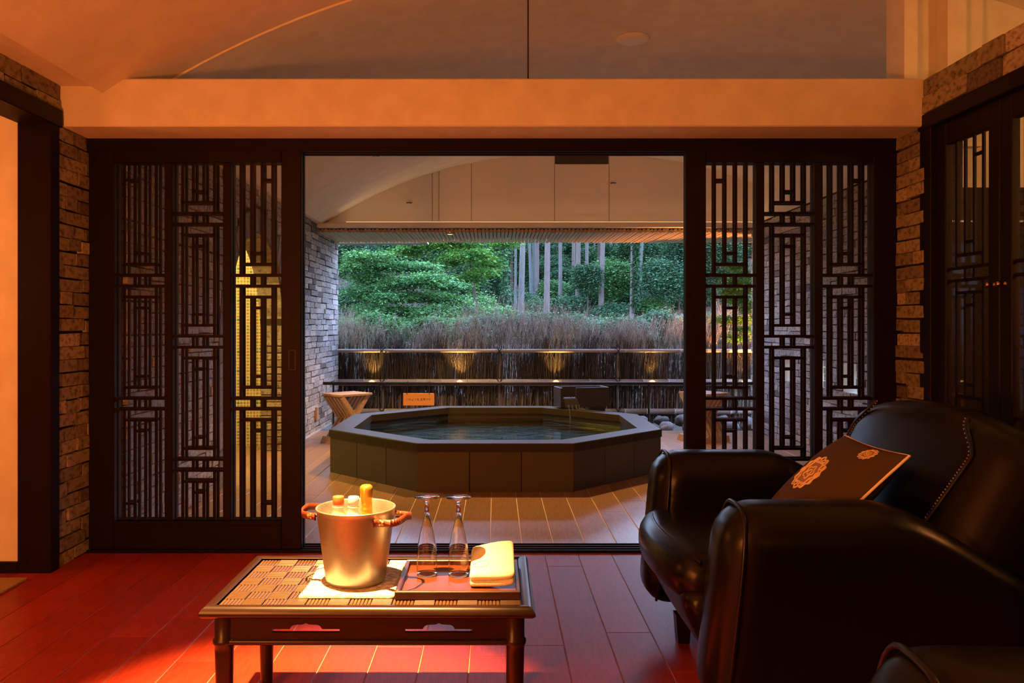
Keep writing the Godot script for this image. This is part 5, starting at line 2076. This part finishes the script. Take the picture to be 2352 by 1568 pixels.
	for e in [[850, 590, 60, 12], [830, 612, 45, 10], [905, 612, 55, 11], [960, 615, 50, 10], [860, 640, 60, 13], [920, 650, 60, 12], [985, 640, 50, 11], [1020, 655, 45, 10], [835, 672, 45, 12], [900, 682, 55, 12], [965, 680, 60, 12], [1030, 690, 50, 12], [855, 712, 55, 13], [930, 715, 60, 12], [1000, 715, 60, 12], [1060, 712, 45, 12], [820, 745, 50, 14], [890, 745, 60, 14], [970, 745, 70, 14], [1060, 745, 55, 14]]:
		var dd := 15.0 + g.randf_range(-0.8, 0.9)
		blobs.append([at(e[0], e[1], dd) - mp, Vector3(e[2] * dd / F, e[3] * dd / F, 0.4), int(e[2] * 1.5)])
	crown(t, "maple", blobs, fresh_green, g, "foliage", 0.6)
	var mp2 := at(1110, 760, 19.0)
	mp2.y = ground_y(19.0)
	t = thing("lime_green_maple", "yellow-green leafy tree hanging in from above beside the vine trunk", "tree", mp2)
	trunk(t, Vector3.ZERO, Vector3(-0.5, 3.4, -0.3), 0.035, 0.02, M.bark[3])
	trunk(t, Vector3(-0.5, 3.3, -0.3), at(960, 600, 19.0) - mp2, 0.03, 0.01, M.bark[3], "branch")
	trunk(t, Vector3(-0.5, 3.3, -0.3), at(1140, 600, 19.0) - mp2, 0.03, 0.01, M.bark[3], "branch")
	blobs = []
	for e in [[960, 560, 40, 12], [1010, 556, 45, 14], [1060, 562, 45, 16], [1095, 585, 35, 14], [1050, 590, 35, 12], [1125, 605, 32, 12], [1105, 625, 28, 10], [1030, 605, 22, 7], [1160, 556, 32, 10], [940, 578, 30, 8], [1080, 640, 25, 8], [1060, 540, 60, 14]]:
		var dd := 19.0 + g.randf_range(-0.7, 0.7)
		blobs.append([at(e[0], e[1], dd) - mp2, Vector3(e[2] * dd / F, e[3] * dd / F, 0.4), int(e[2] * 1.5)])
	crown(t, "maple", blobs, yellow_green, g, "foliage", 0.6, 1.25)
	# --- undergrowth: one shrub each
	var sh := [[1190, 700, 40, 30, 36, 2], [1100, 705, 40, 28, 30, 1], [1235, 720, 45, 25, 30, 2], [1275, 680, 45, 35, 38, 1], [1300, 715, 50, 30, 34, 2], [1345, 690, 40, 40, 40, 2], [1350, 640, 30, 30, 44, 3], [1400, 640, 55, 50, 46, 0], [1430, 690, 60, 40, 38, 2], [1400, 725, 60, 22, 32, 2], [1490, 720, 50, 30, 34, 0], [1540, 700, 45, 35, 36, 2], [1530, 640, 50, 45, 44, 2], [1560, 590, 40, 50, 46, 3], [1640, 690, 70, 60, 36, 2], [1650, 600, 60, 60, 44, 3], [1130, 735, 60, 25, 24, 1], [1230, 757, 60, 22, 22, 2], [1330, 760, 70, 20, 22, 2], [1440, 760, 70, 22, 22, 0], [1550, 756, 70, 25, 22, 2], [1660, 745, 60, 25, 22, 2], [1000, 760, 70, 22, 18, 1], [880, 765, 70, 22, 18, 1], [1120, 765, 70, 20, 18, 1], [1500, 770, 80, 18, 18, 2], [1260, 770, 80, 16, 18, 2], [820, 600, 60, 50, 34, 3], [900, 580, 60, 45, 36, 3], [985, 590, 50, 60, 34, 3], [1120, 600, 40, 70, 38, 3], [840, 690, 60, 50, 30, 3], [1070, 660, 40, 60, 32, 3], [1130, 660, 30, 50, 36, 3], [1210, 640, 45, 40, 56, 3], [1270, 620, 45, 40, 58, 3], [1300, 650, 40, 30, 54, 3], [1340, 600, 40, 40, 60, 3], [1395, 590, 45, 40, 62, 3], [1440, 600, 40, 45, 60, 3], [1245, 580, 45, 35, 60, 3], [1310, 565, 50, 30, 62, 3], [1180, 600, 40, 50, 52, 3], [1490, 600, 40, 50, 54, 3], [1520, 570, 50, 40, 56, 3], [1245, 670, 40, 25, 52, 3]]
	for k in 12: sh.append([800.0 + k * 82.0 + g.randf_range(-15, 15), 752.0 + g.randf_range(-14, 14), 46, 24, 10.6 + g.randf_range(0, 0.8), 1 if k < 4 else 2])
	var looks := ["mid green", "fresh green", "blue-green", "deep green"]
	for e in sh:
		var d: float = e[4]
		if e[0] > 1150 and e[1] < 730 and d < 43: d = 44.0 + (730.0 - e[1]) * 0.12
		var c := at(e[0], e[1], d)
		var base := Vector3(c.x, minf(ground_y(d), c.y - 0.3), c.z)
		var by := 0
		for k in cedars.size():
			if absf(cedars[k][1] - e[0]) < absf(cedars[by][1] - e[0]): by = k
		var ce: Array = cedars[by]
		var shape_: String = "low wide" if e[3] < e[2] * 0.45 else ("round" if e[3] < e[2] * 0.9 else "tall")
		var place := "just behind the brushwood fence" if d < 25 else ("near a %s %s cedar" % ["thick" if ce[3] > 10 else ("slender" if ce[3] > 6 else "very thin"), ["pale grey", "reddish brown", "blue grey", "dark brown"][ce[4]]] + (", far up the slope" if d > 48 else ""))
		var words := "%s %s shrub %s" % [shape_, looks[e[5]], place]
		var s := thing("wild_shrub", words, "shrub", base, 0.0, words)
		trunk(s, Vector3.ZERO, (c - base) * 0.8, 0.05, 0.02, M.bark[3], "stem")
		var rx: float = e[2] * d / F
		var ry: float = e[3] * d / F
		var bl := [[c - base, Vector3(rx, ry, rx * 0.7), int(e[2] * e[3] / 9.0)]]
		for k in 4: bl.append([c - base + Vector3(g.randf_range(-0.7, 0.7) * rx, g.randf_range(-0.2, 0.7) * ry, g.randf_range(-0.3, 0.5) * rx), Vector3(rx, ry, rx) * 0.45, int(e[2] * e[3] / 22.0)])
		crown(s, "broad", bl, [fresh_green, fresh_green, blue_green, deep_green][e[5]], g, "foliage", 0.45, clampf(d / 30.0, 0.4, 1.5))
	# --- dark evergreens closing the view
	for k in 24:
		var u := 770.0 + k * 42.0 + g.randf_range(-12, 12)
		var d := 67.0 + g.randf_range(0, 10)
		var b := Vector3((u - VX) / F * d, ground_y(d), -d)
		var s := thing("evergreen_tree", "deep green evergreen tree at the shady back of the slope", "tree", b, 0.0, "evergreens at the back")
		trunk(s, Vector3.ZERO, Vector3(0, 6, 0), 0.14, 0.05, M.bark[3])
		var bl := []
		for j in 6: bl.append([Vector3(g.randf_range(-1.2, 1.2), 0.1 + j * 0.95, g.randf_range(-0.6, 0.6)), Vector3(2.2 - j * 0.15, 0.8, 1.4), 34])
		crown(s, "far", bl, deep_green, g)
	# --- small maple at the right, lit by a garden lamp
	var om := Vector3(3.05, -0.2, -9.3)
	t = thing("lamp_lit_maple", "maple lit orange by a garden lamp, seen through the right lattice door", "tree", om)
	trunk(t, Vector3.ZERO, Vector3(-0.05, 1.5, 0), 0.03, 0.014, M.bark[3])
	trunk(t, Vector3(-0.03, 1.2, 0), Vector3(-0.2, 1.75, 0), 0.014, 0.006, M.bark[3], "branch")
	blobs = []
	for e in [[1695, 612, 22, 8], [1715, 630, 28, 9], [1690, 648, 26, 9], [1720, 668, 30, 9], [1695, 690, 26, 9], [1722, 710, 28, 10], [1700, 735, 24, 9], [1738, 650, 30, 12], [1675, 668, 16, 7], [1715, 758, 26, 10], [1668, 735, 14, 8], [1690, 775, 22, 8], [1740, 700, 30, 14]]:
		blobs.append([at(e[0], e[1], 9.3 + g.randf_range(-0.12, 0.12)) - om, Vector3(e[2] * 0.005, e[3] * 0.005, 0.12), 34])
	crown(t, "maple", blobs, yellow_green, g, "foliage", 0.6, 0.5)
	var gl := thing("garden_spotlight", "small dark garden spotlight at the foot of the lamp-lit maple", "garden light", Vector3(3.3, -0.2, -8.95))
	st = tool_()
	tube(st, [Vector3(0, 0, 0), Vector3(0, 0.16, 0)], 0.012, 8)
	part(st, "stake", M.iron, gl)
	st = tool_()
	tube(st, [Vector3(0, 0.14, 0.01), Vector3(-0.02, 0.24, -0.02)], [0.03, 0.04], 14)
	part(st, "lamp_head", M.iron, gl)
	st = tool_()
	tube(st, [Vector3(-0.02, 0.24, -0.02), Vector3(-0.021, 0.244, -0.021)], 0.034, 14)
	part(st, "lens", glow(lin(1.0, 0.6, 0.2), 6.0), gl)
	spot(Vector3(3.275, 0.07, -8.98), at(1712, 680, 9.3), lin(1.0, 0.33, 0.05), 24.0, 38.0, 0.7, 0.03)
	# --- neighbouring eave at the upper left
	var ev := thing("timber_eave", "edge of a timber eave with gutter under the bamboo soffit", "eave", Vector3.ZERO)
	st = tool_()
	box(st, at(770, 557, 10.4), at(985, 551, 10.7) + Vector3(0, 0, 0))
	part(st, "eave_board", M.stool, ev)
	st = tool_()
	box(st, at(770, 559, 10.35), at(965, 556.5, 10.39))
	part(st, "gutter", M.vent, ev)
	st = tool_()
	tube(st, [at(960, 549, 10.4), at(1000, 549, 10.3)], 0.04, 12)
	part(st, "downpipe", M.white_metal, ev)
	for u in [847.0, 943.0]:
		st = tool_()
		tube(st, [at(u, 552, 10.38), at(u, 570, 10.38)], 0.008, 6)
		part(st, "bracket", M.iron, ev)
